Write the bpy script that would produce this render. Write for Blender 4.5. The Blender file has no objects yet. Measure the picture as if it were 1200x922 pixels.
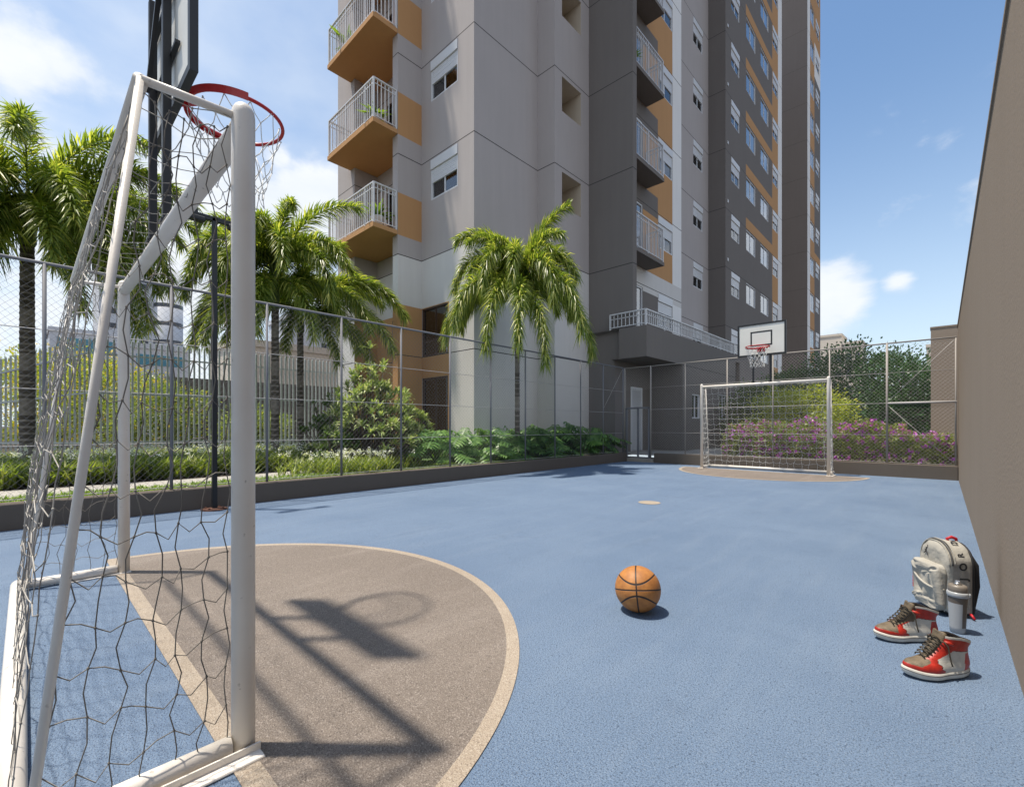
import bpy, math, random
import numpy as np
from mathutils import Vector, Matrix, noise
random.seed(7)
PI = math.pi
rad = math.radians
scene = bpy.context.scene
COL = scene.collection

# ------------------------------------------------------------------ camera
YAW = math.atan(504 / 536)                      # camera looks this far left of +Y (court length)
cam_d = bpy.data.cameras.new('camera')
cam = bpy.data.objects.new('camera', cam_d); COL.objects.link(cam)
cam.location = (0, 0, 1.0)
cam.rotation_euler = (PI / 2, 0, YAW)
cam_d.sensor_width = 36; cam_d.lens = 536 / 1200 * 36
cam_d.shift_y = 38 / 1200
cam_d.clip_start = 0.02; cam_d.clip_end = 3000
scene.camera = cam

# ------------------------------------------------------------------ sun and sky
SUN_DIR = Vector((-0.225, -0.21, 1.0)).normalized()
elev = math.asin(SUN_DIR.z)
rot = math.atan2(SUN_DIR.x, SUN_DIR.y)
sl = bpy.data.lights.new('sun', 'SUN'); sl.energy = 5.0; sl.angle = rad(1.7); sl.color = (1.0, 0.91, 0.78)
so = bpy.data.objects.new('sun', sl); COL.objects.link(so)
so.rotation_euler = SUN_DIR.to_track_quat('Z', 'Y').to_euler()
so.location = (-8, -8, 40)

w = bpy.data.worlds.new('World'); scene.world = w; w.use_nodes = True
NT = w.node_tree; NT.nodes.clear()
def N(nt, t, **k):
    n = nt.nodes.new(t)
    for a, b in k.items(): setattr(n, a, b)
    return n
def L(nt, a, b): nt.links.new(a, b)
def mathn(nt, op, a, b=None, c=None, clamp=False):
    n = nt.nodes.new('ShaderNodeMath'); n.operation = op; n.use_clamp = clamp
    for i, v in enumerate((a, b, c)):
        if v is None: continue
        if isinstance(v, (int, float)): n.inputs[i].default_value = v
        else: nt.links.new(v, n.inputs[i])
    return n.outputs[0]
def mixc(nt, f, a, b, mode='MIX'):
    n = nt.nodes.new('ShaderNodeMix'); n.data_type = 'RGBA'; n.blend_type = mode
    for s, v in ((n.inputs[0], f), (n.inputs[6], a), (n.inputs[7], b)):
        if isinstance(v, (int, float)): s.default_value = v
        elif isinstance(v, (tuple, list)): s.default_value = (v[0], v[1], v[2], 1)
        else: nt.links.new(v, s)
    return n.outputs[2]

sky = N(NT, 'ShaderNodeTexSky', sky_type='NISHITA'); sky.sun_disc = False
sky.sun_elevation = elev; sky.sun_rotation = rot
sky.air_density = 1.0; sky.dust_density = 1.2; sky.ozone_density = 1.6
tc = N(NT, 'ShaderNodeTexCoord')
nrm = N(NT, 'ShaderNodeVectorMath', operation='NORMALIZE'); L(NT, tc.outputs['Generated'], nrm.inputs[0])
nz = N(NT, 'ShaderNodeTexNoise'); nz.inputs['Scale'].default_value = 5.0; nz.inputs['Detail'].default_value = 9; nz.inputs['Roughness'].default_value = 0.58; nz.inputs['Distortion'].default_value = 0.25
mp = N(NT, 'ShaderNodeMapping'); mp.inputs['Scale'].default_value = (1, 1, 1.9)
L(NT, nrm.outputs[0], mp.inputs[0]); L(NT, mp.outputs[0], nz.inputs['Vector'])
def skydir(px, py):                              # compass direction of a cloud bank
    r = (px - 600) / 536; up = (499 - py) / 536
    c, s = math.cos(YAW), math.sin(YAW)
    return Vector((r * c - s, r * s + c, up)).normalized()
CLOUDS = [(15, 92, .09, .85), (75, 84, .06, .65), (120, 190, .10, .7), (215, 290, .26, 1.15), (385, 245, .16, 1.15), (345, 330, .2, .9), (205, 400, .22, .8),
          (330, 185, .045, .9), (972, 345, .10, 1.15), (1052, 330, .04, 1.0), (930, 380, .12, .9), (1000, 430, .2, .35), (260, 80, .3, .22), (60, 30, .3, .35), (1040, 150, .12, .2), (-300, 200, .5, 1.0), (1700, 250, .5, .9), (-900, 350, .6, .9)]
FILL_BANKS = [((1, -.35, .45), .65, 1.3), ((.2, -1, .5), .5, 1.3), ((1, .25, .75), .4, 1.2), ((1, -1, .15), .5, 1.3)]   # unseen cloud banks added behind the viewer for neutral fill light
tot = None
for d, rr, amp in [(skydir(px, py), rr, amp) for px, py, rr, amp in CLOUDS] + [(Vector(v).normalized(), rr, amp) for v, rr, amp in FILL_BANKS]:
    dt = N(NT, 'ShaderNodeVectorMath', operation='DISTANCE'); L(NT, nrm.outputs[0], dt.inputs[0]); dt.inputs[1].default_value = d
    v = mathn(NT, 'DIVIDE', dt.outputs['Value'], rr)
    v = mathn(NT, 'SUBTRACT', 1.0, v, clamp=True)
    v = mathn(NT, 'MULTIPLY', mathn(NT, 'POWER', v, 0.6), amp)
    tot = v if tot is None else mathn(NT, 'MAXIMUM', tot, v)
m = mathn(NT, 'ADD', mathn(NT, 'MULTIPLY', tot, 0.62), nz.outputs['Fac'])
mr = N(NT, 'ShaderNodeMapRange', interpolation_type='SMOOTHSTEP'); L(NT, m, mr.inputs[0])
mr.inputs[1].default_value = 0.80; mr.inputs[2].default_value = 1.05
nz2 = N(NT, 'ShaderNodeTexNoise'); nz2.inputs['Scale'].default_value = 9; nz2.inputs['Detail'].default_value = 6
L(NT, mp.outputs[0], nz2.inputs['Vector'])
cl = mixc(NT, nz2.outputs['Fac'], (8.0, 8.8, 9.8), (11.2, 11.2, 11.3))
sepz = N(NT, 'ShaderNodeSeparateXYZ'); L(NT, nrm.outputs[0], sepz.inputs[0])
hz = mathn(NT, 'POWER', mathn(NT, 'SUBTRACT', 1.0, mathn(NT, 'MULTIPLY', mathn(NT, 'ABSOLUTE', sepz.outputs[2]), 1.6), clamp=True), 2.0)
skyc = mixc(NT, 1.0, sky.outputs[0], (1.60, 1.84, 1.92), 'MULTIPLY')
skyb = mixc(NT, mathn(NT, 'MULTIPLY', hz, 0.92), skyc, (8.8, 9.9, 10.8))
vd = N(NT, 'ShaderNodeVectorMath', operation='DISTANCE'); L(NT, nrm.outputs[0], vd.inputs[0]); vd.inputs[1].default_value = skydir(40, 60)
veil = mathn(NT, 'MULTIPLY', mathn(NT, 'POWER', mathn(NT, 'SUBTRACT', 1.0, mathn(NT, 'DIVIDE', vd.outputs['Value'], 0.95), clamp=True), 0.8), 0.50)   # thin high haze
vn = N(NT, 'ShaderNodeMapRange'); vn.inputs[1].default_value = .3; vn.inputs[2].default_value = .7; vn.inputs[3].default_value = .55; vn.inputs[4].default_value = 1.1; L(NT, nz2.outputs['Fac'], vn.inputs[0])
skyb = mixc(NT, mathn(NT, 'MULTIPLY', veil, vn.outputs[0], clamp=True), skyb, (9.6, 10.2, 10.8))
final = mixc(NT, mathn(NT, 'MULTIPLY', mr.outputs[0], 0.93), skyb, cl)
bg = N(NT, 'ShaderNodeBackground'); bg.inputs['Strength'].default_value = 0.080
L(NT, final, bg.inputs['Color'])
wo = N(NT, 'ShaderNodeOutputWorld'); L(NT, bg.outputs[0], wo.inputs['Surface'])

scene.view_settings.view_transform = 'Standard'; scene.view_settings.look = 'None'
scene.view_settings.exposure = 0.32; scene.view_settings.gamma = 1
scene.view_settings.use_curve_mapping = False
scene.cycles.max_bounces = 8; scene.cycles.transparent_max_bounces = 12
scene.cycles.use_denoising = True

# ------------------------------------------------------------------ materials
MATS = {}
def mat(name, col, rough=0.6, metal=0.0, spec=0.5, var=0.0, vscale=3.0, bump=0.0, bscale=60, col2=None, speck=None, coord='Object'):
    if name in MATS: return MATS[name]
    m = bpy.data.materials.new(name); m.use_nodes = True; nt = m.node_tree
    b = nt.nodes['Principled BSDF']
    b.inputs['Roughness'].default_value = rough; b.inputs['Metallic'].default_value = metal
    b.inputs['Specular IOR Level'].default_value = spec
    b.inputs['Base Color'].default_value = (*col, 1)
    t = N(nt, 'ShaderNodeTexCoord')
    c = col
    if var or col2:
        n = N(nt, 'ShaderNodeTexNoise'); n.inputs['Scale'].default_value = vscale; n.inputs['Detail'].default_value = 5
        L(nt, t.outputs[coord], n.inputs['Vector'])
        c2 = col2 if col2 else tuple(x * (1 - var) for x in col)
        r = N(nt, 'ShaderNodeMapRange'); r.inputs[1].default_value = 0.32; r.inputs[2].default_value = 0.68
        L(nt, n.outputs['Fac'], r.inputs[0])
        c = mixc(nt, r.outputs[0], c, c2)
    if speck:
        scl, scol, lo, hi = speck
        n = N(nt, 'ShaderNodeTexNoise'); n.inputs['Scale'].default_value = scl; n.inputs['Detail'].default_value = 2
        L(nt, t.outputs[coord], n.inputs['Vector'])
        r = N(nt, 'ShaderNodeMapRange'); r.inputs[1].default_value = lo; r.inputs[2].default_value = hi
        L(nt, n.outputs['Fac'], r.inputs[0])
        c = mixc(nt, r.outputs[0], c, scol)
    if not isinstance(c, tuple): L(nt, c, b.inputs['Base Color'])
    if bump:
        n = N(nt, 'ShaderNodeTexNoise'); n.inputs['Scale'].default_value = bscale; n.inputs['Detail'].default_value = 4
        L(nt, t.outputs[coord], n.inputs['Vector'])
        bp = N(nt, 'ShaderNodeBump'); bp.inputs['Strength'].default_value = bump; bp.inputs['Distance'].default_value = 0.01
        L(nt, n.outputs['Fac'], bp.inputs['Height']); L(nt, bp.outputs[0], b.inputs['Normal'])
    MATS[name] = m
    return m
def plaster(name, col, var=0.035, streak=True):
    if name in MATS: return MATS[name]
    m = bpy.data.materials.new(name); m.use_nodes = True; nt = m.node_tree
    b = nt.nodes['Principled BSDF']; b.inputs['Roughness'].default_value = 0.9; b.inputs['Specular IOR Level'].default_value = 0.2
    g = N(nt, 'ShaderNodeNewGeometry')
    n = N(nt, 'ShaderNodeTexNoise'); n.inputs['Scale'].default_value = 0.8; n.inputs['Detail'].default_value = 6
    L(nt, g.outputs['Position'], n.inputs['Vector'])
    mp = N(nt, 'ShaderNodeMapping'); mp.inputs['Scale'].default_value = (7, 7, 0.5)
    L(nt, g.outputs['Position'], mp.inputs[0])
    n2 = N(nt, 'ShaderNodeTexNoise'); n2.inputs['Scale'].default_value = 1.0; n2.inputs['Detail'].default_value = 5
    L(nt, mp.outputs[0], n2.inputs['Vector'])
    f = mathn(nt, 'MULTIPLY', mathn(nt, 'ADD', n.outputs['Fac'], n2.outputs['Fac']), 0.5)
    r = N(nt, 'ShaderNodeMapRange'); r.inputs[1].default_value = 0.38; r.inputs[2].default_value = 0.62; L(nt, f, r.inputs[0])
    c = mixc(nt, r.outputs[0], tuple(x * (1 - var) for x in col), tuple(x * (1 + var * .5) for x in col))
    L(nt, c, b.inputs['Base Color'])
    n3 = N(nt, 'ShaderNodeTexNoise'); n3.inputs['Scale'].default_value = 55; n3.inputs['Detail'].default_value = 4
    L(nt, g.outputs['Position'], n3.inputs['Vector'])
    bp = N(nt, 'ShaderNodeBump'); bp.inputs['Strength'].default_value = 0.32; bp.inputs['Distance'].default_value = 0.006
    L(nt, n3.outputs['Fac'], bp.inputs['Height']); L(nt, bp.outputs[0], b.inputs['Normal'])
    MATS[name] = m
    return m
def leaf(name, c1, c2, c3=None, trans=0.35, rough=0.42):
    """two-sided leaf: each blade takes its own tone between c1 and c2 (few of c3)"""
    m = bpy.data.materials.new(name); m.use_nodes = True; nt = m.node_tree
    b = nt.nodes['Principled BSDF']; b.inputs['Roughness'].default_value = rough; b.inputs['Specular IOR Level'].default_value = 0.45
    g = N(nt, 'ShaderNodeNewGeometry')
    c = mixc(nt, g.outputs['Random Per Island'], c1, c2)
    if c3:
        r = mathn(nt, 'GREATER_THAN', mathn(nt, 'FRACT', mathn(nt, 'MULTIPLY', g.outputs['Random Per Island'], 17.3)), 0.86)
        c = mixc(nt, r, c, c3)
    L(nt, c, b.inputs['Base Color'])
    tr = N(nt, 'ShaderNodeBsdfTranslucent')
    ct = mixc(nt, 1.0, c, (1.5, 1.6, 0.6), 'MULTIPLY'); L(nt, ct, tr.inputs['Color'])
    mx = N(nt, 'ShaderNodeMixShader'); mx.inputs[0].default_value = trans
    L(nt, b.outputs[0], mx.inputs[1]); L(nt, tr.outputs[0], mx.inputs[2])
    L(nt, mx.outputs[0], nt.nodes['Material Output'].inputs['Surface'])
    MATS[name] = m
    return m
def M(n): return MATS[n]

plaster('light_grey', (0.43, 0.395, 0.385)); plaster('pale_white', (0.64, 0.62, 0.60)); plaster('dark_grey', (0.180, 0.163, 0.152)); plaster('dark_grey_shaded', (0.092, 0.084, 0.086))
plaster('ochre', (0.50, 0.28, 0.13)); plaster('wall_brown', (0.275, 0.222, 0.175), var=0.03); plaster('kerb_brown', (0.125, 0.105, 0.088))
plaster('strip_white', (0.80, 0.79, 0.78)); plaster('joint', (0.05, 0.048, 0.047)); plaster('interior_beige', (0.52, 0.45, 0.36))
plaster('far_white', (0.62, 0.64, 0.68)); plaster('far_cream', (0.62, 0.56, 0.48)); plaster('boundary_grey', (0.15, 0.135, 0.125))
mat('white_metal', (0.62, 0.62, 0.63), rough=0.4, var=0.08); mat('shutter_white', (0.66, 0.67, 0.69), rough=0.45)
mat('brown_frame', (0.055, 0.028, 0.018), rough=0.4); mat('dark_interior', (0.02, 0.018, 0.017), rough=0.9)
mat('curtain', (0.28, 0.19, 0.12), rough=0.9, var=0.5, vscale=12); mat('curtain_pale', (0.55, 0.56, 0.58), rough=0.9, var=0.2, vscale=10)
mat('fence_metal', (0.155, 0.157, 0.172), rough=0.65); mat('wire_metal', (0.42, 0.40, 0.385), rough=0.6)
mat('post_metal', (0.30, 0.275, 0.25), rough=0.6)
mat('picket_metal', (0.46, 0.50, 0.50), rough=0.5)
mat('black_metal', (0.012, 0.013, 0.016), rough=0.45, var=0.3, vscale=20)
mat('goal_white', (0.74, 0.70, 0.64), rough=0.4, col2=(0.68, 0.63, 0.57), vscale=5, bump=0.05, bscale=200, speck=(38, (0.30, 0.27, 0.23), 0.70, 0.80))
mat('net_cord', (0.44, 0.42, 0.38), rough=0.85, col2=(0.22, 0.20, 0.18), vscale=7); mat('net_cord_shaded', (0.10, 0.088, 0.075), rough=0.85, col2=(0.26, 0.24, 0.21), vscale=4)  # second cord: the same net backlit, its shade put into the colour
mat('hoop_net_white', (0.68, 0.68, 0.66), rough=0.8)
mat('hoop_red', (0.42, 0.012, 0.014), rough=0.35); mat('board_white', (0.70, 0.69, 0.64), rough=0.5, var=0.08)
mat('rust', (0.12, 0.05, 0.03), rough=0.8)
mat('soil', (0.07, 0.05, 0.035), rough=1, var=0.5, vscale=8); mat('paving', (0.35, 0.32, 0.28), rough=0.9, var=0.2, bump=0.3)
mat('gravel', (0.42, 0.40, 0.36), rough=1, speck=(60, (0.30, 0.28, 0.26), 0.45, 0.6), bump=1.0, bscale=45)
mat('turquoise_glass', (0.08, 0.28, 0.38), rough=0.2); mat('far_window', (0.06, 0.07, 0.09), rough=0.2)
mat('trunk_brown', (0.13, 0.10, 0.075), rough=0.9, var=0.5, vscale=15, bump=0.5)
mat('crown_shaft', (0.10, 0.15, 0.05), rough=0.5, var=0.4, vscale=8)
mat('pot_grey', (0.5, 0.5, 0.5), rough=0.7)

def court_mat(name, base, base2, dark, light, lo=0.52):
    m = bpy.data.materials.new(name); m.use_nodes = True; nt = m.node_tree
    b = nt.nodes['Principled BSDF']; b.inputs['Roughness'].default_value = 0.72; b.inputs['Specular IOR Level'].default_value = 0.35
    g = N(nt, 'ShaderNodeNewGeometry')
    def noi(scale, det=4, rough=.5, stretch=None):
        n = N(nt, 'ShaderNodeTexNoise'); n.inputs['Scale'].default_value = scale; n.inputs['Detail'].default_value = det; n.inputs['Roughness'].default_value = rough
        if stretch:
            mp = N(nt, 'ShaderNodeMapping'); mp.inputs['Scale'].default_value = stretch; mp.inputs['Rotation'].default_value = (0, 0, 0.15)
            L(nt, g.outputs['Position'], mp.inputs[0]); L(nt, mp.outputs[0], n.inputs['Vector'])
        else: L(nt, g.outputs['Position'], n.inputs['Vector'])
        return n.outputs['Fac']
    def rng(v, a, c):
        r = N(nt, 'ShaderNodeMapRange'); r.inputs[1].default_value = a; r.inputs[2].default_value = c; L(nt, v, r.inputs[0]); return r.outputs[0]
    c = mixc(nt, rng(noi(0.9, 6, .6), 0.35, 0.65), base, base2)
    c = mixc(nt, mathn(nt, 'MULTIPLY', rng(noi(1.6, 5, .6, (4, .5, 1)), 0.5, 0.75), 0.22), c, light)      # roller / brush streaks
    c = mixc(nt, mathn(nt, 'MULTIPLY', rng(noi(240, 2, .6), 0.50, 0.66), 0.80), c, dark)               # aggregate pits
    c = mixc(nt, mathn(nt, 'MULTIPLY', rng(noi(120, 3, .7), 0.53, 0.66), 0.6), c, dark)
    c = mixc(nt, mathn(nt, 'MULTIPLY', rng(noi(60, 3, .7), 0.58, 0.68), 0.5), c, dark)
    c = mixc(nt, mathn(nt, 'MULTIPLY', rng(noi(170, 2), 0.54, 0.68), 0.5), c, light)
    c = mixc(nt, mathn(nt, 'MULTIPLY', rng(noi(2.3, 8, .75), 0.56, 0.70), 0.16), c, dark)          # grime patches
    bp = N(nt, 'ShaderNodeBump'); bp.inputs['Strength'].default_value = 1.0; bp.inputs['Distance'].default_value = 0.006
    L(nt, c, b.inputs['Base Color'])
    L(nt, noi(170, 4), bp.inputs['Height']); L(nt, bp.outputs[0], b.inputs['Normal'])
    MATS[name] = m
court_mat('court_blue', (0.150, 0.215, 0.315), (0.118, 0.178, 0.275), (0.025, 0.04, 0.075), (0.25, 0.31, 0.39))
court_mat('court_taupe', (0.215, 0.180, 0.152), (0.180, 0.150, 0.127), (0.07, 0.057, 0.05), (0.42, 0.37, 0.33))
court_mat('court_line', (0.40, 0.335, 0.265), (0.34, 0.28, 0.215), (0.18, 0.14, 0.11), (0.55, 0.49, 0.41))
mat('lawn_green', (0.07, 0.13, 0.025), rough=1, var=0.4, vscale=4, bump=0.6, bscale=40)

leaf('palm_leaf', (0.075, 0.13, 0.028), (0.30, 0.35, 0.075), (0.56, 0.54, 0.17), trans=0.45, rough=.36)
leaf('palm_leaf_green', (0.05, 0.10, 0.02), (0.20, 0.26, 0.05), (0.38, 0.38, 0.09), trans=0.4)
leaf('philodendron_leaf', (0.045, 0.13, 0.03), (0.17, 0.31, 0.07), trans=0.3)
leaf('bush_leaf', (0.13, 0.20, 0.05), (0.44, 0.50, 0.19), (0.62, 0.62, 0.36), trans=0.3)
leaf('dark_bush_leaf', (0.04, 0.09, 0.022), (0.13, 0.20, 0.05), trans=0.3)
leaf('lily_leaf', (0.06, 0.10, 0.02), (0.27, 0.33, 0.065), (0.36, 0.38, 0.10), trans=0.35)
leaf('grass_leaf', (0.10, 0.18, 0.025), (0.26, 0.36, 0.06), trans=0.35)
leaf('hedge_leaf', (0.12, 0.18, 0.035), (0.36, 0.40, 0.12), trans=0.35)
leaf('conifer_leaf', (0.025, 0.07, 0.028), (0.075, 0.17, 0.05), trans=0.2)
leaf('mid_tree_leaf', (0.045, 0.09, 0.02), (0.14, 0.20, 0.045), trans=0.3)
leaf('yellow_leaf', (0.20, 0.27, 0.03), (0.50, 0.50, 0.07), trans=0.4)
leaf('yellow_flower', (0.55, 0.38, 0.02), (0.75, 0.58, 0.05), trans=0.3)
leaf('purple_flower', (0.36, 0.05, 0.52), (0.60, 0.14, 0.75), (0.72, 0.32, 0.82), trans=0.35)
leaf('white_petal', (0.65, 0.65, 0.65), (0.8, 0.8, 0.78), trans=0.3)

def glass_mat(name, tint, refl_rough=0.03, alpha=0.45):
    m = bpy.data.materials.new(name); m.use_nodes = True; nt = m.node_tree; nt.nodes.remove(nt.nodes['Principled BSDF'])
    gl = N(nt, 'ShaderNodeBsdfGlossy'); gl.inputs['Roughness'].default_value = refl_rough; gl.inputs['Color'].default_value = (.95, .97, 1, 1)
    tr = N(nt, 'ShaderNodeBsdfTransparent'); tr.inputs['Color'].default_value = (*tint, 1)
    fr = N(nt, 'ShaderNodeFresnel'); fr.inputs['IOR'].default_value = 1.7
    f = mathn(nt, 'ADD', fr.outputs[0], alpha, clamp=True)
    mx = N(nt, 'ShaderNodeMixShader'); L(nt, f, mx.inputs[0]); L(nt, tr.outputs[0], mx.inputs[1]); L(nt, gl.outputs[0], mx.inputs[2])
    L(nt, mx.outputs[0], nt.nodes['Material Output'].inputs['Surface']); MATS[name] = m
glass_mat('glass', (0.7, 0.75, 0.78), alpha=0.06)
glass_mat('glass_bright', (0.75, 0.8, 0.85), alpha=0.22)

# ------------------------------------------------------------------ mesh builder
class MB:
    def __init__(s, o=(0, 0, 0)):
        s.v = []; s.f = []; s.m = []; s.o = Vector(o); s.mi = 0; s.smooth = False; s.sm = []
    def add(s, vs, fs, mi=None, smooth=None):
        b = len(s.v); mi = s.mi if mi is None else mi; smooth = s.smooth if smooth is None else smooth
        s.v += [tuple(Vector(p) - s.o) for p in vs]
        s.f += [tuple(i + b for i in f) for f in fs]; s.m += [mi] * len(fs); s.sm += [smooth] * len(fs)
    def quad(s, a, b, c, d, mi=None): s.add([a, b, c, d], [(0, 1, 2, 3)], mi)
    def box(s, x0, x1, y0, y1, z0, z1, mi=None, bevel=0.0):
        if bevel:
            b = min(bevel, (x1 - x0) / 2.01, (y1 - y0) / 2.01)
            pts = [(x0 + b, y0), (x1 - b, y0), (x1, y0 + b), (x1, y1 - b), (x1 - b, y1), (x0 + b, y1), (x0, y1 - b), (x0, y0 + b)]
            cx, cy = (x0 + x1) / 2, (y0 + y1) / 2
            bz = min(b, (z1 - z0) / 2.01)
            rings = []
            for z, k in ((z0, b), (z0 + bz, 0), (z1 - bz, 0), (z1, b)):
                rings.append([(px - math.copysign(k, px - cx) * .7, py - math.copysign(k, py - cy) * .7, z) for px, py in pts])
            s.loft(rings, mi, False, True); return
        vs = [(x0, y0, z0), (x1, y0, z0), (x1, y1, z0), (x0, y1, z0), (x0, y0, z1), (x1, y0, z1), (x1, y1, z1), (x0, y1, z1)]
        s.add(vs, [(0, 3, 2, 1), (4, 5, 6, 7), (0, 1, 5, 4), (1, 2, 6, 5), (2, 3, 7, 6), (3, 0, 4, 7)], mi, False)
    def loft(s, rings, mi=None, smooth=True, caps=True, close=True):
        n = len(rings[0]); vs = [p for r in rings for p in r]; fs = []
        for i in range(len(rings) - 1):
            for j in range(n if close else n - 1):
                k = (j + 1) % n
                fs.append((i * n + j, i * n + k, (i + 1) * n + k, (i + 1) * n + j))
        if caps: fs.append(tuple(reversed(range(n)))); fs.append(tuple(range((len(rings) - 1) * n, len(rings) * n)))
        s.add(vs, fs, mi, smooth)
    def tube(s, pts, r, n=6, mi=None, smooth=True, caps=True, closed=False):
        pts = [Vector(p) for p in pts]; m = len(pts); rs = r if isinstance(r, (list, tuple)) else [r] * m
        rings = []; up = None
        for i in range(m):
            if closed: t = pts[(i + 1) % m] - pts[i - 1]
            else: t = pts[min(i + 1, m - 1)] - pts[max(i - 1, 0)]
            if t.length < 1e-9: t = Vector((0, 0, 1))
            t.normalize()
            if up is None:
                up = Vector((0, 0, 1)) if abs(t.z) < .9 else Vector((1, 0, 0))
            a = t.cross(up)
            if a.length < 1e-4: a = t.cross(Vector((0.3, 1, 0.2)))
            a.normalize(); b = a.cross(t); up = b
            rings.append([pts[i] + (a * math.cos(2 * PI * k / n) + b * math.sin(2 * PI * k / n)) * rs[i] for k in range(n)])
        if closed: rings.append(rings[0])
        s.loft(rings, mi, smooth, caps and not closed)
    def bar(s, p, q, wd, th=None, mi=None):           # square section bar
        th = th or wd; p, q = Vector(p), Vector(q); t = (q - p).normalized()
        up = Vector((0, 0, 1)) if abs(t.z) < .95 else Vector((0, 1, 0))
        a = t.cross(up).normalized() * wd / 2; b = a.cross(t).normalized() * th / 2
        s.loft([[p - a - b, p + a - b, p + a + b, p - a + b], [q - a - b, q + a - b, q + a + b, q - a + b]], mi, False)
    def sphere(s, c, r, n=10, m=6, mi=None, sc=(1, 1, 1)):
        c = Vector(c); rings = []
        for i in range(m + 1):
            a = PI * i / m; rr = max(math.sin(a), .001)
            rings.append([c + Vector((math.cos(2 * PI * k / n) * rr * r * sc[0], math.sin(2 * PI * k / n) * rr * r * sc[1], -math.cos(a) * r * sc[2])) for k in range(n)])
        s.loft(rings, mi, True, False)
    def lathe(s, c, prof, n=24, mi=None, caps=True):
        c = Vector(c)
        s.loft([[c + Vector((math.cos(2 * PI * k / n) * r, math.sin(2 * PI * k / n) * r, z)) for k in range(n)] for r, z in prof], mi, True, caps)
    def strip(s, pts, side, w, mi=None):              # blade: pts along it, side vectors, half widths
        vs = []; m = len(pts)
        for i in range(m - 1): vs += [pts[i] - side * w[i], pts[i] + side * w[i]]
        vs.append(pts[-1]); fs = [(2 * i, 2 * i + 1, 2 * i + 3, 2 * i + 2) for i in range(m - 2)]
        fs.append((2 * (m - 2), 2 * (m - 2) + 1, 2 * (m - 1)))
        s.add(vs, fs, mi, False)
    def build(s, name, mats, parent=None):
        me = bpy.data.meshes.new(name); me.from_pydata(s.v, [], s.f)
        for mm in (mats if isinstance(mats, (list, tuple)) else [mats]): me.materials.append(M(mm) if isinstance(mm, str) else mm)
        me.polygons.foreach_set('material_index', s.m); me.polygons.foreach_set('use_smooth', s.sm); me.update()
        o = bpy.data.objects.new(name, me); COL.objects.link(o)
        if parent: o.parent = parent
        else: o.location = s.o
        return o
def tag(o, label, cat, group=None, kind=None):
    if label: o['label'] = label
    if cat: o['category'] = cat
    if group: o['group'] = group
    if kind: o['kind'] = kind
    return o
def thing(name, label, cat, loc=(0, 0, 0), rz=0, group=None):
    o = bpy.data.objects.new(name, None); COL.objects.link(o); o.location = loc; o.rotation_euler = (0, 0, rz)
    o.empty_display_size = 0.1
    return tag(o, label, cat, group)
def copy_tree(o, parent=None):
    c = o.copy(); COL.objects.link(c)
    if parent is not None: c.parent = parent
    for ch in [x for x in bpy.data.objects if x.parent == o]: copy_tree(ch, c)
    return c
def quads_np(name, V, mats, parent=None, idx=None, loc=None):
    """V: (n,4,3) array of leaf quads"""
    n = len(V); me = bpy.data.meshes.new(name)
    me.vertices.add(4 * n); me.vertices.foreach_set('co', V.reshape(-1).astype(np.float32))
    me.loops.add(4 * n); me.loops.foreach_set('vertex_index', np.arange(4 * n, dtype=np.int32))
    me.polygons.add(n); me.polygons.foreach_set('loop_start', np.arange(0, 4 * n, 4, dtype=np.int32))
    for mm in (mats if isinstance(mats, (list, tuple)) else [mats]): me.materials.append(M(mm))
    if idx is not None: me.polygons.foreach_set('material_index', np.asarray(idx, dtype=np.int32))
    me.update(calc_edges=True)
    o = bpy.data.objects.new(name, me); COL.objects.link(o)
    if parent: o.parent = parent
    if loc: o.location = loc
    return o
RNG = np.random.default_rng(5)
def leaf_quads(C, D, ln, wd, tilt=0.3):
    """diamond leaves at centres C pointing along D"""
    n = len(C); D = D / np.maximum(np.linalg.norm(D, axis=1, keepdims=True), 1e-6)
    R = RNG.normal(size=(n, 3)); S = np.cross(D, R); S /= np.maximum(np.linalg.norm(S, axis=1, keepdims=True), 1e-6)
    ln = (ln * RNG.uniform(.6, 1.3, n))[:, None]; wd = (wd * RNG.uniform(.7, 1.3, n))[:, None]
    U = np.cross(S, D)
    mid = C + D * ln * .45 + U * ln * .08
    return np.stack([C, mid + S * wd, C + D * ln, mid - S * wd], 1)

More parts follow.
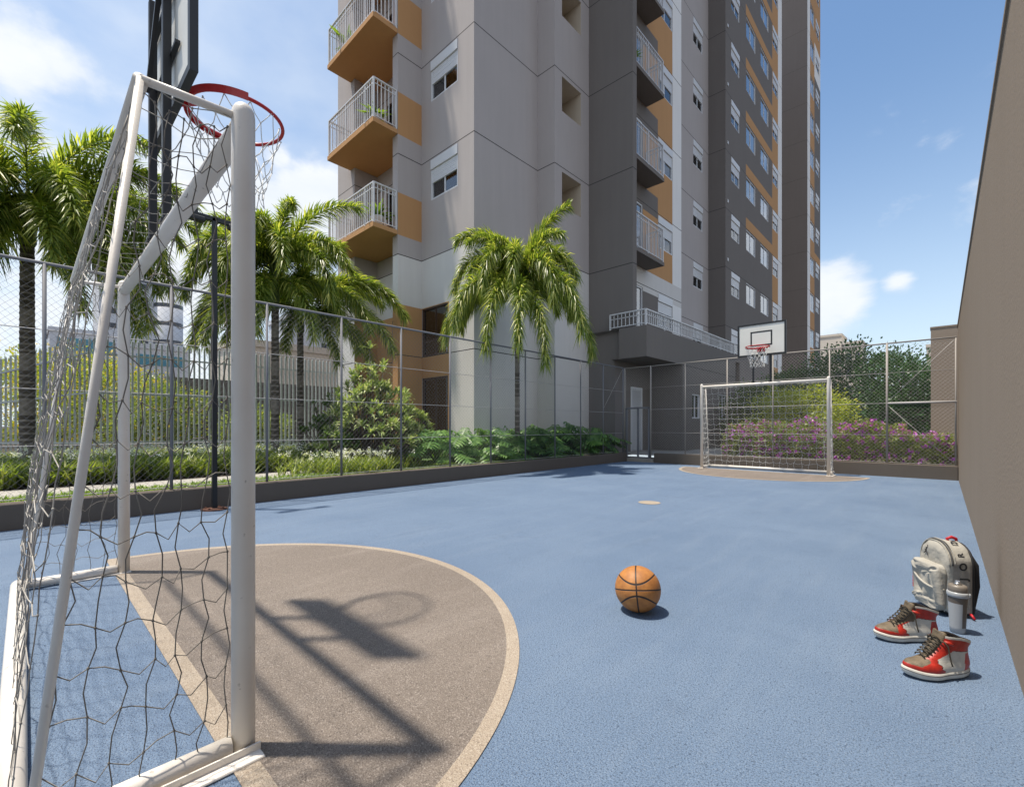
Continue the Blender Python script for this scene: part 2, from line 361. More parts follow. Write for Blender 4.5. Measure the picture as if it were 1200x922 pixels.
# ------------------------------------------------------------------ ground, court
CX0, CX1, CY0, CY1 = -6.5, 0.22, -5.0, 11.68
mb = MB()
mb.quad((CX0 - .1, CY0, 0), (CX1 + .1, CY0, 0), (CX1 + .1, CY1 + .1, 0), (CX0 - .1, CY1 + .1, 0))
tag(mb.build('court_floor', 'court_blue'), 'blue textured acrylic sports court surface', None, kind='structure')
def half_disc(name, cx, yl, cyc, R, s):               # s=+1 opens to +Y
    yc = cyc
    a0 = math.asin(max(-1, min(1, (yl - yc) * s / R)))
    def arc(r, y_line):
        a = math.asin((y_line - yc) * s / r); return [(cx + r * math.cos(t), yc + s * r * math.sin(t)) for t in np.linspace(a, PI - a, 72)]
    out = arc(R, yl); inn = arc(R - .058, yl + s * .068)
    m1 = MB(); n = len(out)
    vs = [(x, y, .004) for x, y in out] + [(x, y, .004) for x, y in inn]
    fs = []
    for i in range(n - 1): fs.append((i, i + 1, n + i + 1, n + i) if s > 0 else (i, n + i, n + i + 1, i + 1))
    fs.append((n - 1, 0, n, 2 * n - 1) if s > 0 else (0, n - 1, 2 * n - 1, n))
    m1.add(vs, fs, 1)
    c = (cx, yl + s * .5, .004)
    pts = [(x, y, .004) for x, y in inn]
    for i in range(n): 
        a, b = pts[i], pts[(i + 1) % n]
        m1.add([c, a, b] if s > 0 else [c, b, a], [(0, 1, 2)], 0)
    tag(m1.build(name, ['court_taupe', 'court_line']), 'taupe half circle goal area with beige border line', None, kind='structure')
half_disc('goal_area_marking', -2.72, .41, .27, 1.83, 1)
half_disc('goal_area_marking', -2.80, 11.1, 11.1, 1.80, -1)
mb = MB(); mb.add([(-2.78 + .14 * math.cos(a), 5.57 + .14 * math.sin(a), .004) for a in np.linspace(0, 2 * PI, 28)[:-1]], [tuple(range(27))])
tag(mb.build('penalty_spot', 'court_line'), 'small beige penalty spot painted on the court', None, kind='structure')
# raised land around the court
G = 0.19
mb = MB(); B = 900
xs = [-B, CX0 - .12, CX1 + .3, B]; ys = [-B, CY0, CY1 + .14, B]
for i in range(3):
    for j in range(3):
        if i == 1 and j == 1: continue
        mb.quad((xs[i], ys[j], G), (xs[i + 1], ys[j], G), (xs[i + 1], ys[j + 1], G), (xs[i], ys[j + 1], G))
mb.quad((xs[1], CY0, G), (xs[2], CY0, G), (xs[2], CY0, -.02), (xs[1], CY0, -.02))
tag(mb.build('ground', 'soil'), 'planting soil and land around the court', None, kind='structure')
mb = MB()
mb.quad((-14.7, 3.0, G + .004), (-6.62, 3.6, G + .004), (-6.62, 12.0, G + .004), (-14.7, 12.0, G + .004))
tag(mb.build('lawn', 'lawn_green'), 'mown green lawn beside the tower', None, kind='structure')
mb = MB(); P = [(-7.95 + .10 * math.sin(y * .9), y) for y in np.linspace(-4, 4.2, 20)]
P += [(-7.95 - (k / 6) ** 1.5 * 1.3, 4.2 + .5 * math.sin(k / 6 * PI / 2)) for k in range(1, 7)]
L1 = []; L2 = []
for i, (x, y) in enumerate(P):
    a = Vector(P[max(i - 1, 0)]); b = Vector(P[min(i + 1, len(P) - 1)]); t = (b - a).normalized(); nn = Vector((t.y, -t.x)) * .42
    L1.append((x - nn.x, y - nn.y, G + .012)); L2.append((x + nn.x, y + nn.y, G + .012))
for i in range(len(P) - 1): mb.add([L2[i], L2[i + 1], L1[i + 1], L1[i]], [(0, 1, 2, 3)])
tag(mb.build('gravel_path', 'gravel'), 'narrow pale gravel path through the planting', None, kind='structure')
mb = MB(); mb.quad((-6.5, 11.83, G + .008), (-3.9, 11.83, G + .008), (-3.9, 26, G + .008), (-6.5, 26, G + .008))
mb.quad((-8.0, 12.0, G + .006), (-6.4, 12.0, G + .006), (-6.4, 26, G + .006), (-8.0, 26, G + .006))
tag(mb.build('pavement', 'paving'), 'beige paving at the foot of the tower', None, kind='structure')

# kerb walls
mb = MB(); mb.box(-6.70, -6.50, CY0, 11.66, -.02, .25, bevel=.008)
tag(mb.build('kerb_wall', 'kerb_brown'), 'low brown kerb wall under the long left fence', 'low wall')
mb = MB(); mb.box(-5.70, 0.215, 11.68, 11.86, -.02, .26, bevel=.008)
tag(mb.build('kerb_wall', 'kerb_brown'), 'low brown kerb wall under the far fence behind the goal', 'low wall')
mb = MB(); mb.box(-6.6, -5.72, 11.69, 12.3, -.02, .10, bevel=.006)
tag(mb.build('doorstep', 'paving'), 'shallow beige step at the court gate', 'step')
# right wall
mb = MB(); mb.box(.22, .42, -6, 12.4, -.05, 2.9)
mb.box(.21, .43, -6, 12.4, 2.9, 2.93)
tag(mb.build('boundary_wall', 'wall_brown'), 'tall rough brown rendered wall along the right side', 'wall')
mb = MB(); mb.box(-.17, .9, 12.75, 13.1, 0, 3.0); mb.box(-.18, .91, 12.74, 13.11, 3.0, 3.03)
tag(mb.build('boundary_wall', 'wall_brown'), 'short brown wall end behind the far right fence corner', 'wall')

# ------------------------------------------------------------------ chain link fences
def chain(mb, axis, const, a0, a1, z0, z1, sp=.070, wr=.0010):
    H = z1 - z0
    def P3(u, z, off): return (const + off, u, z) if axis == 'X' else (u, const + off, z)
    for sgn, off in ((1, .0012), (-1, -.0012)):
        u = a0 - H
        while u < a1 + H:
            # line u + sgn*(z-z0)
            s0, s1 = 0.0, H
            if sgn > 0: s0 = max(s0, a0 - u); s1 = min(s1, a1 - u)
            else: s0 = max(s0, u - a1); s1 = min(s1, u - a0)
            if s1 - s0 > .01:
                mb.tube([P3(u + sgn * s0, z0 + s0, off), P3(u + sgn * s1, z0 + s1, off)], wr, n=3, smooth=False, caps=False)
            u += sp
HF = 2.64
fl = thing('chain_link_fence', 'long grey chain link fence along the left kerb in front of the palms', 'fence', (-6.6, -2, .25), group='court fences')
O = (-6.6, -2, .25)
mb = MB(O); chain(mb, 'X', -6.6, -3.0, 11.62, .27, HF - .02); mb.build('wire_mesh', 'fence_metal', fl)
posts = [.13 + 1.0445 * k for k in range(-3, 12)]
for y in posts:
    mb = MB(O); mb.tube([(-6.6, y, .25), (-6.6, y, HF)], .017, 10); mb.sphere((-6.6, y, HF), .0175, 8, 4); mb.build('post', 'fence_metal', fl)
mb = MB(O); mb.tube([(-6.6, -3.0, HF), (-6.6, 11.62, HF)], .017, 8); mb.build('top_rail', 'fence_metal', fl)
for z, r in ((1.97, .005), (1.37, .005), (.80, .005), (.28, .005)):
    mb = MB(O); mb.tube([(-6.6, -3, z), (-6.6, 11.62, z)], r, 6); mb.build('tension_wire', 'wire_metal', fl)
mb = MB(O); mb.tube([(-6.6, 10.58, 1.45), (-6.6, 11.6, 2.6)], .004, 6); mb.build('brace', 'wire_metal', fl)
YF = 11.76
ff = thing('chain_link_fence', 'grey chain link fence across the far end in front of the flowering hedge', 'fence', (-3, YF, .25), group='court fences')
O = (-3, YF, .25)
mb = MB(O); chain(mb, 'Y', YF, -5.83, .17, .27, HF - .02, wr=.0015); chain(mb, 'Y', YF, -6.6, -5.83, 2.0, HF - .02, wr=.0013); mb.build('wire_mesh', 'wire_metal', ff)
for x in (-6.62, -5.83, -4.87, -3.83, -2.83, -1.75, -.80, .185):
    pr = .020 if x in (-6.62, -5.83, -.80) else .013
    mb = MB(O); mb.tube([(x, YF, .1 if x < -5.8 else .25), (x, YF, HF)], pr, 10); mb.sphere((x, YF, HF), pr, 8, 4); mb.build('post', 'post_metal', ff)
mb = MB(O); mb.tube([(-6.62, YF, HF), (.2, YF, HF)], .015, 8); mb.build('top_rail', 'post_metal', ff)
for z, r in ((2.05, .005), (.82, .005), (.28, .005)):
    mb = MB(O); mb.tube([(-5.83, YF, z), (.2, YF, z)], r, 6); mb.build('tension_wire', 'wire_metal', ff)
mb = MB(O); mb.tube([(-5.83, YF, 1.45), (-.8, YF, 1.45)], .008, 6); mb.tube([(-.8, YF, 1.45), (.2, YF, 1.45)], .02, 8); mb.build('middle_rail', 'wire_metal', ff)
for p, q in (((-.8, 1.47), (.17, 2.6)), ((-.8, 1.42), (.17, .3))):
    mb = MB(O); mb.tube([(p[0], YF, p[1]), (q[0], YF, q[1])], .0045, 6); mb.build('brace', 'wire_metal', ff)
gt = thing('fence_gate', 'dark narrow metal gate in the far left fence corner', 'gate', (-6.2, YF, .1))
mb = MB((-6.2, YF, .1))
for x in (-6.56, -6.21, -5.88): mb.bar((x, YF, .10), (x, YF, 1.5), .045)
mb.bar((-6.58, YF, 1.5), (-5.86, YF, 1.5), .045); mb.bar((-6.58, YF, .12), (-5.86, YF, .12), .04); mb.build('gate_frame', 'fence_metal', gt)
mb = MB((-6.2, YF, .1)); chain(mb, 'Y', YF, -6.56, -5.88, .12, 1.5, wr=.0013); mb.build('wire_mesh', 'wire_metal', gt)

# ------------------------------------------------------------------ picket fence, boundary
def picket(name, label, p, q, z0, z1, sp, ze=None):
    p, q = Vector(p), Vector(q); n = int((q - p).length / sp); t = (q - p).normalized(); O = (p.x, p.y, z0)
    th = thing(name, label, 'fence', O, group='metal picket fences')
    mb = MB(O); ze = z1 if ze is None else ze
    for i in range(n):
        a = p + t * (i * sp); zt = z1 + (ze - z1) * i / n; mb.box(a.x - .02, a.x + .02, a.y - .02, a.y + .02, z0 + .05, zt)
        mb.add([(a.x - .02, a.y - .02, zt), (a.x + .02, a.y - .02, zt), (a.x + .02, a.y + .02, zt), (a.x - .02, a.y + .02, zt), (a.x, a.y, zt + .05)], [(0, 1, 4), (1, 2, 4), (2, 3, 4), (3, 0, 4)])
    mb.build('pickets', 'picket_metal', th)
    off = Vector((t.y, -t.x)) * -.035
    for za, zb_ in ((z0 + .4, z0 + .4), ((z0 + z1) / 2 + .15, (z0 + ze) / 2 + .15), (z1 - .35, ze - .35)):
        mb = MB(O); mb.bar((p.x + off.x, p.y + off.y, za), (q.x + off.x, q.y + off.y, zb_), .03, .04)
        mb.build('rail', 'picket_metal', th)
picket('picket_fence', 'tall pale metal picket fence running back to the tower', (-14.8, 1.13), (-14.75, 7.4), G, 3.1, .118)
picket('picket_fence', 'pale metal picket fence stepping down at the far left behind the big palm', (-14.88, 1.05), (-18.6, -2.45), G, 3.1, .118, ze=1.9)
mb = MB(); mb.box(-20.3, -20, 3.4, 20, G - .05, 2.75)
tag(mb.build('boundary_wall', 'boundary_grey'), 'dark low boundary wall beyond the picket fence', 'wall')

# ------------------------------------------------------------------ tower
J = [G + 2.8 * k for k in range(16)]; TOP = J[10] + 1.0
def facade(mb, axis, const, a0, a1, z0, z1, base, holes=(), zones=(), depth=.16, flip=False, joints=True, back=None):
    """plane wall cut on a grid; axis X faces +X, axis Y faces -Y (flip: the other way)"""
    zn = list(zones)
    if joints:
        for j in J[1:]:
            if z0 < j - .02 and j + .02 < z1: zn.append((a0, a1, j - .014, j + .010, 'joint'))
    us = {a0, a1}; zs = {z0, z1}
    for h in list(holes): us |= {h[0], h[1]}; zs |= {h[2], h[3]}
    for h in zn: us |= {h[0], h[1]}; zs |= {h[2], h[3]}
    us = sorted(u for u in us if a0 <= u <= a1); zs = sorted(z for z in zs if z0 <= z <= z1)
    def P3(u, z, dd=0):
        if flip: dd = -dd
        return (const - dd, u, z) if axis == 'X' else (u, const + dd, z)
    for i in range(len(us) - 1):
        for j in range(len(zs) - 1):
            u0, u1, v0, v1 = us[i], us[i + 1], zs[j], zs[j + 1]; cu, cz = (u0 + u1) / 2, (v0 + v1) / 2
            if any(h[0] < cu < h[1] and h[2] < cz < h[3] for h in holes): continue
            mn = base
            for h in zn:
                if h[0] < cu < h[1] and h[2] < cz < h[3]: mn = h[4]
            q = [P3(u0, v0), P3(u1, v0), P3(u1, v1), P3(u0, v1)]
            if flip: q.reverse()
            mb.add(q, [(0, 1, 2, 3)], WM.index(mn), False)
    for h in holes:
        dd = h[4] if len(h) > 4 else depth; bm_ = h[5] if len(h) > 5 else 'dark_interior'; jm = h[6] if len(h) > 6 else base
        u0, u1, v0, v1 = h[:4]
        for a, b in (((u0, v0), (u1, v0)), ((u1, v0), (u1, v1)), ((u1, v1), (u0, v1)), ((u0, v1), (u0, v0))):
            mb.add([P3(*a), P3(*b), P3(*b, dd), P3(*a, dd)], [(3, 2, 1, 0)], WM.index(jm), False)
        mb.add([P3(u0, v0, dd), P3(u1, v0, dd), P3(u1, v1, dd), P3(u0, v1, dd)], [(0, 1, 2, 3)], WM.index(bm_), False)
WM = ['dark_grey_shaded', 'light_grey', 'pale_white', 'dark_grey', 'ochre', 'strip_white', 'joint', 'interior_beige', 'dark_interior', 'far_white', 'far_cream', 'curtain_pale']

def window(parent, kind, wd, ht):
    """prototype at the origin: x along wall, -y outward, z from the sill"""
    f = MB(); h = wd / 2; fr = .045
    fm = 'brown_frame' if kind.startswith('brown') else 'shutter_white'
    y0, y1 = -.015, .06
    f.box(-h, -h + fr, y0, y1, 0, ht); f.box(h - fr, h, y0, y1, 0, ht); f.box(-h + fr, h - fr, y0, y1, 0, fr); f.box(-h + fr, h - fr, y0, y1, ht - fr, ht)
    zt = ht
    if kind == 'shutter': zt = ht * .46; 
    if kind in ('shutter', 'sliding', 'brown_win', 'brown_door', 'white_door'):
        f.box(-.025, .025, .012, .05, fr, zt - (fr if zt == ht else 0))
    if kind == 'brown_win': f.box(-h + fr, -.025, .01, .05, .42, .47)
    if kind in ('brown_door', 'white_door'): f.box(-h + fr, -.025, .01, .05, 1.0, 1.05)
    o = f.build('window' if 'door' not in kind else 'glass_door', fm, parent)
    g = MB(); g.box(-h + fr, -.025, .03, .036, fr, zt - .01); g.box(.025, h - fr, .022, .028, fr, zt - .01)
    g.build('pane', 'glass_bright' if kind in ('sliding', 'white_door') else 'glass', o)
    c = MB()
    cx0, cx1 = (.04, h - fr) if kind != 'sliding' else (-h + fr, h - fr)
    n = 14; top = (zt if zt < ht else ht) - .03
    rings = [[(cx0 + (cx1 - cx0) * i / n, .105 + .012 * math.sin(i * 1.9), z) for i in range(n + 1)] for z in (.06, top)]
    c.loft(rings, 0, True, False, close=False)
    c.build('curtain', 'curtain_pale' if kind in ('sliding', 'white_door') else 'curtain', o)
    if kind == 'shutter':
        s = MB(); s.box(-h + .005, h - .005, -.05, .055, ht - .27, ht - .005, bevel=.008)
        z = ht - .285
        while z > zt:
            s.box(-h + fr, h - fr, -.012 if int(z * 100) % 2 else -.010, .03, z - .05, z - .006); z -= .052
        s.box(-h + fr, h - fr, -.004, .02, zt - .01, ht - .27)
        s.build('shutter', 'shutter_white', o)
    if kind == 'sliding':
        pass
    return o
def place_window(proto, used, axis, const, u, z):
    o = proto if not used else copy_tree(proto, proto.parent)
    if axis == 'X': o.location = (const - .03, u, z); o.rotation_euler = (0, 0, PI / 2)
    else: o.location = (u, const + .03, z)
    par = proto.parent.location; o.location = Vector(o.location) - par
    return o
TO = Vector((-8.77, 7.9, G))
tower = thing('apartment_tower', 'tall grey and ochre apartment tower with balconies left of the court', 'building', TO)
mb = MB(TO)
sh = [(j - .04 - 1.14, j - .04) for j in J]          # window heights under each joint
# main left face Y=7.9
holes = [(-10.602, -9.416, J[k] - 1.19, J[k] - .05) for k in range(3, 9)]
holes += [(-11.02, -9.83, 3.0, 4.38), (-11.02, -9.83, .2, 2.38)]
facade(mb, 'Y', 7.9, -11.04, -8.77, G - .1, TOP, 'light_grey', holes, [(-11.04, -8.77, 0, J[2] - .014, 'pale_white'), (-11.04, -9.78, 0, 4.4, 'ochre')])
facade(mb, 'X', -8.77, 7.9, 10.44, G - .1, TOP, 'light_grey', (), [(7.9, 10.44, 0, J[2] - .014, 'pale_white')])
facade(mb, 'Y', 10.44, -8.77, -8.13, G - .1, TOP, 'light_grey', (), [(-8.77, -8.13, 0, J[2] - .014, 'pale_white')])
facade(mb, 'X', -8.13, 10.44, 12.19, G - .1, TOP, 'light_grey', [(10.79, 11.755, J[k] - 1.15, J[k] - .13, .95, 'interior_beige', 'interior_beige') for k in range(3, 10)],
       [(10.44, 12.19, 0, J[2] - .014, 'pale_white')])
facade(mb, 'Y', 12.19, -8.13, -6.6, 2.98, TOP, 'dark_grey'); facade(mb, 'Y', 12.19, -8.13, -7.19, G - .1, 2.98, 'dark_grey')
facade(mb, 'X', -7.19, 12.19, 14.53, G - .1, 2.98, 'dark_grey', [(13.13, 13.87, .2, 2.24, .1)])
facade(mb, 'X', -6.6, 12.19, 12.42, 2.98, TOP, 'dark_grey', joints=True); facade(mb, 'Y', 12.42, -7.4, -6.6, 2.98, TOP, 'dark_grey', flip=True)
# plane A, X=-7.4
zn = [(12.42, 16.69, J[2] + .54, TOP, 'ochre'), (16.69, 17.5, 3, TOP, 'strip_white'), (12.42, 17.5, J[1] + 2.58, J[2] + .54, 'pale_white'), (12.42, 16.69, 3.0, J[1] + 2.6, 'dark_grey')]
zn += [(12.42, 15.48, J[k] - .22, J[k] + .54, 'dark_grey') for k in range(3, 12)]
ha = [(15.49, 16.69, J[k] - 1.19, J[k] - .05) for k in range(2, 12)] + [(13.0, 14.35, J[k] - 2.2, J[k] - .1) for k in range(2, 12)]
facade(mb, 'X', -7.4, 12.42, 17.5, 3.0, TOP, 'dark_grey', ha, zn)
facade(mb, 'Y', 17.5, -8.3, -7.4, 3.0, TOP, 'light_grey', flip=True)
hb = [(20.93, 22.08, J[k] - 1.19, J[k] - .05) for k in range(2, 12)]
facade(mb, 'X', -8.3, 17.5, 22.79, 3.0, TOP, 'light_grey', hb)
facade(mb, 'Y', 22.79, -8.3, -7.5, G - .1, TOP, 'dark_grey')
# plane C, X=-7.5
zn = [(31.0, 32.33, 2.9, TOP, 'ochre'), (32.33, 33.27, 0, TOP, 'strip_white')] + [(25.9, 31.0, J[k] - .02, J[k] + .56, 'ochre') for k in range(4, 15)]
hc = []
for k in range(2, 11):
    z0, z1 = J[k] - 1.19, J[k] - .05
    hc += [(23.6, 24.86, z0, z1), (25.95, 27.6, z0 + .05, z1), (28.58, 30.2, z0 + .05, z1), (31.1, 32.3, z0, z1)]
hc += [(23.6, 24.86, J[1] + .2, J[1] + 1.2), (28.58, 30.2, 1.6, 2.5)]
facade(mb, 'X', -7.5, 22.79, 33.27, G - .1, TOP, 'dark_grey', hc, zn)
facade(mb, 'Y', 33.27, -20, -7.5, G - .1, TOP, 'dark_grey', flip=True)
# left wing
facade(mb, 'X', -11.04, 7.1, 7.9, G - .1, TOP, 'light_grey', (), [(7.1, 7.9, 0, J[2] - .014, 'pale_white'), (7.1, 7.9, 0, 4.4, 'ochre')] + [(7.1, 7.9, J[k] + .54, J[k] + 1.72, 'ochre') for k in range(2, 14)])
facade(mb, 'Y', 7.1, -11.3, -11.04, G - .1, TOP, 'light_grey', (), [(-11.3, -11.04, 0, J[2] - .014, 'pale_white'), (-11.3, -11.04, 0, 4.4, 'ochre')])
facade(mb, 'X', -11.3, 7.1, 7.9, G - .1, TOP, 'light_grey', flip=True)
hr = [(-12.9, -11.45, J[k] + .62, J[k] + 2.6) for k in range(2, 12)] + [(-12.6, -11.4, 2.95, 4.3)]
facade(mb, 'Y', 7.9, -13.49, -11.3, G - .1, TOP, 'light_grey', hr, [(-13.49, -11.3, 0, J[2] - .014, 'pale_white'), (-13.49, -11.3, 0, 4.4, 'ochre')])
facade(mb, 'X', -13.49, 7.1, 7.9, G - .1, TOP, 'light_grey', (), [(7.1, 7.9, 0, J[2] - .014, 'pale_white'), (7.1, 7.9, 0, 4.4, 'ochre')])
facade(mb, 'Y', 7.1, -14.6, -13.49, G - .1, TOP, 'light_grey', (), [(-14.6, -13.49, 0, J[2] - .014, 'pale_white')])
facade(mb, 'X', -14.6, 7.1, 14, G - .1, TOP, 'light_grey', flip=True); facade(mb, 'Y', 14, -20, -14.6, G - .1, TOP, 'light_grey')
facade(mb, 'X', -20, 14, 33.27, G - .1, TOP, 'light_grey', flip=True)
mb.build('wall', [M(n) for n in WM], tower)
mb = MB(TO)
roof = [(-11.04, 7.9), (-8.77, 7.9), (-8.77, 10.44), (-8.13, 10.44), (-8.13, 12.19), (-6.6, 12.19), (-6.6, 12.42), (-7.4, 12.42), (-7.4, 17.5), (-8.3, 17.5), (-8.3, 22.79), (-7.5, 22.79), (-7.5, 33.27), (-20, 33.27), (-20, 14), (-14.6, 14), (-14.6, 7.1), (-13.49, 7.1), (-13.49, 7.9), (-11.3, 7.9), (-11.3, 7.1), (-11.04, 7.1)]
mb.add([(x, y, TOP) for x, y in roof], [tuple(range(len(roof)))]); mb.build('roof', 'light_grey', tower)
# podium and canopy
mb = MB(TO)
facade(mb, 'X', -6.1, 12.05, 14.53, 2.98, 3.87, 'dark_grey', joints=False)
facade(mb, 'X', -6.1, 14.53, 19.72, 2.98, 3.87, 'dark_grey', joints=False)
hp = [(15.29, 15.99, 1.25, 2.08), (17.78, 18.9, 1.25, 2.2)]
facade(mb, 'X', -6.1, 14.53, 19.72, G - .1, 2.98, 'dark_grey', hp, [(14.53, 19.72, 2.96, 2.98, 'joint')], joints=False)
facade(mb, 'Y', 12.05, -6.98, -6.1, 2.98, 3.87, 'dark_grey', joints=False)
facade(mb, 'Y', 14.53, -7.19, -6.1, G - .1, 2.98, 'dark_grey', joints=False)
facade(mb, 'Y', 19.72, -8.0, -6.1, G - .1, 3.87, 'dark_grey', joints=False, flip=True)
mb.mi = WM.index('dark_grey')
mb.quad((-7.25, 12.05, 2.98), (-6.1, 12.05, 2.98), (-6.1, 14.6, 2.98), (-7.25, 14.6, 2.98))
mb.quad((-6.98, 12.05, 2.98), (-6.98, 12.19, 2.98), (-6.98, 12.19, 3.87), (-6.98, 12.05, 3.87))
mb.quad((-8.3, 12.05, 3.865), (-6.1, 12.05, 3.865), (-6.1, 19.72, 3.865), (-8.3, 19.72, 3.865))
mb.quad((-8.3, 19.72, 3.0), (-7.4, 19.72, 3.0), (-7.4, 22.8, 3.0), (-8.3, 22.8, 3.0))
mb.build('podium', [M(n) for n in WM], tower)
mb = MB(TO); mb.box(-7.48, -6.4, 24.9, 29.5, 2.35, 2.85); mb.build('porch_slab', 'pale_white', tower)
# louvred door
mb = MB(TO); mb.box(-7.2, -7.165, 13.13, 13.18, .2, 2.24); mb.box(-7.2, -7.165, 13.82, 13.87, .2, 2.24); mb.box(-7.2, -7.165, 13.18, 13.82, 2.19, 2.24)
d = mb.build('louvred_door', 'shutter_white', tower); mb = MB(TO)
for i in range(46): z = .24 + i * .042; mb.add([(-7.20, 13.18, z + .03), (-7.20, 13.82, z + .03), (-7.168, 13.82, z), (-7.168, 13.18, z)], [(0, 3, 2, 1)])
mb.box(-7.215, -7.205, 13.18, 13.82, .2, 2.2); mb.build('louvre', 'shutter_white', d)

def win_run(kind, axis, const, a, b, zs, z_h):
    p = window(tower, kind, b - a - .004, z_h)
    for i, z in enumerate(zs): place_window(p, i > 0, axis, const, (a + b) / 2, z + .002)
win_run('shutter', 'Y', 7.9, -10.602, -9.416, [J[k] - 1.19 for k in range(3, 9)], 1.136)
win_run('brown_win', 'Y', 7.9, -11.02, -9.83, [3.0], 1.376)
win_run('brown_door', 'Y', 7.9, -11.02, -9.83, [.2], 2.176)
win_run('brown_win', 'Y', 7.9, -12.6, -11.4, [2.95], 1.346)
win_run('brown_door', 'Y', 7.9, -12.9, -11.45, [J[k] + .62 for k in range(2, 8)], 1.976)
win_run('shutter', 'X', -7.4, 15.49, 16.69, [J[k] - 1.19 for k in range(2, 9)], 1.136)
win_run('white_door', 'X', -7.4, 13.0, 14.35, [J[k] - 2.2 for k in range(2, 9)], 2.096)
win_run('shutter', 'X', -8.3, 20.93, 22.08, [J[k] - 1.19 for k in range(2, 10)], 1.136)
win_run('shutter', 'X', -7.5, 23.6, 24.86, [J[k] - 1.19 for k in range(2, 11)], 1.136)
win_run('sliding', 'X', -7.5, 25.95, 27.6, [J[k] - 1.14 for k in range(2, 11)], 1.086)
win_run('sliding', 'X', -7.5, 28.58, 30.2, [J[k] - 1.14 for k in range(2, 12)], 1.086)
win_run('shutter', 'X', -7.5, 31.1, 32.3, [J[k] - 1.19 for k in range(2, 12)], 1.136)
win_run('sliding', 'X', -6.1, 15.29, 15.99, [1.25], .826)
win_run('sliding', 'X', -6.1, 17.78, 18.9, [1.25], .946)
mb0 = MB(TO); mb0.lathe((0, 0, 0), [(.0, 0), (.05, 0), (.05, .01), (0, .01)], 10); 
for i, k in enumerate(range(3, 11)):
    mv = MB(TO); mv.box(-7.5, -7.47, 23.03, 23.15, J[k] + .32, J[k] + .46, bevel=.006); mv.build('vent_cover', 'shutter_white', tower)

def railing(mb, pts, z, h, sp=.105, th=.018, rail=.045):
    for (x0, y0), (x1, y1) in zip(pts, pts[1:]):
        a, b = Vector((x0, y0)), Vector((x1, y1)); ln = (b - a).length; t = (b - a) / ln
        mb.bar((x0, y0, z + h), (x1, y1, z + h), rail, .035); mb.bar((x0, y0, z + .07), (x1, y1, z + .07), .03, .025); mb.bar((x0, y0, z + h - .14), (x1, y1, z + h - .14), .02, .02)
        n = max(2, int(ln / sp))
        for i in range(1, n):
            p = a + t * ln * i / n; big = (n > 12 and i % 10 == 0)
            w_ = .035 if big else th; mb.box(p.x - w_ / 2, p.x + w_ / 2, p.y - w_ / 2, p.y + w_ / 2, z + (.0 if big else .07), z + h)
    for x, y in pts: mb.box(x - .022, x + .022, y - .022, y + .022, z, z + h + .01)
# left balconies
zb = J[2] + .54
mb = MB(TO); mb.box(-13.74, -11.045, 6.34, 7.095, zb, zb + .12); mb.box(-13.485, -11.305, 7.095, 7.89, zb + .003, zb + .12)
bal = mb.build('balcony', 'ochre', tower)
mb = MB(TO); railing(mb, [(-13.70, 7.07), (-13.70, 6.38), (-11.08, 6.38), (-11.08, 7.07)], zb + .12, 1.08); mb.build('railing', 'white_metal', bal)
for k in range(1, 6): c = copy_tree(bal, tower); c.location.z = 2.8 * k
# balconies of plane A
mb = MB(TO); mb.box(-7.395, -6.75, 12.425, 14.6, zb, zb + .11); bal = mb.build('balcony', 'dark_grey', tower)
mb = MB(TO); railing(mb, [(-6.79, 12.45), (-6.79, 14.56), (-7.37, 14.56)], zb + .11, 1.1); mb.build('railing', 'white_metal', bal)
for k in range(1, 6): c = copy_tree(bal, tower); c.location.z = 2.8 * k
# terrace rail on the podium
mb = MB(TO); railing(mb, [(-7.3, 12.10), (-6.15, 12.10), (-6.15, 19.68), (-7.3, 19.68)], 3.87, .46, sp=.12, th=.02, rail=.06); mb.build('terrace_railing', 'white_metal', tower)

# rear tower
TO = Vector((-7.4, 40.4, G))
rt = thing('apartment_tower', 'narrow dark grey tower with ochre panels behind the first tower', 'building', TO)
mb = MB(TO); T2 = J[15]
facade(mb, 'Y', 40.4, -16, -7.4, G - .1, T2, 'dark_grey_shaded')  # front face in a darker grey: shade put into the wall colour
zn = [(40.4, 41.35, 0, T2, 'strip_white'), (41.35, 43.0, 2, T2, 'ochre'), (43.0, 45.4, 0, J[11] + .5, 'dark_grey'), (43.0, 45.4, J[11] + .5, T2, 'ochre'), (43, 45.4, J[10] + .6, J[11] + .5, 'strip_white'),
      (43, 45.4, J[5] + .0, J[5] + .6, 'ochre'), (43, 45.4, J[2] - .5, J[2] + .1, 'ochre')]
hd = []
for k in range(2, 14): hd += [(41.45, 42.9, J[k] - 1.5, J[k] - .1), (43.5, 44.9, J[k] - 1.19, J[k] - .05)]
facade(mb, 'X', -7.4, 40.4, 45.4, G - .1, T2, 'dark_grey', hd, zn)
facade(mb, 'Y', 45.4, -16, -7.4, G - .1, T2, 'dark_grey', flip=True); facade(mb, 'X', -16, 40.4, 45.4, G - .1, T2, 'dark_grey', flip=True)
mb.mi = 1; mb.quad((-16, 40.4, T2), (-7.4, 40.4, T2), (-7.4, 45.4, T2), (-16, 45.4, T2))
mb.build('wall', [M(n) for n in WM], rt)
p = window(rt, 'sliding', 1.446, 1.396)
for i, k in enumerate(range(2, 14)): place_window(p, i > 0, 'X', -7.4, 42.175, J[k] - 1.5)
p = window(rt, 'shutter', 1.396, 1.136)
for i, k in enumerate(range(2, 14)): place_window(p, i > 0, 'X', -7.4, 44.2, J[k] - 1.19)

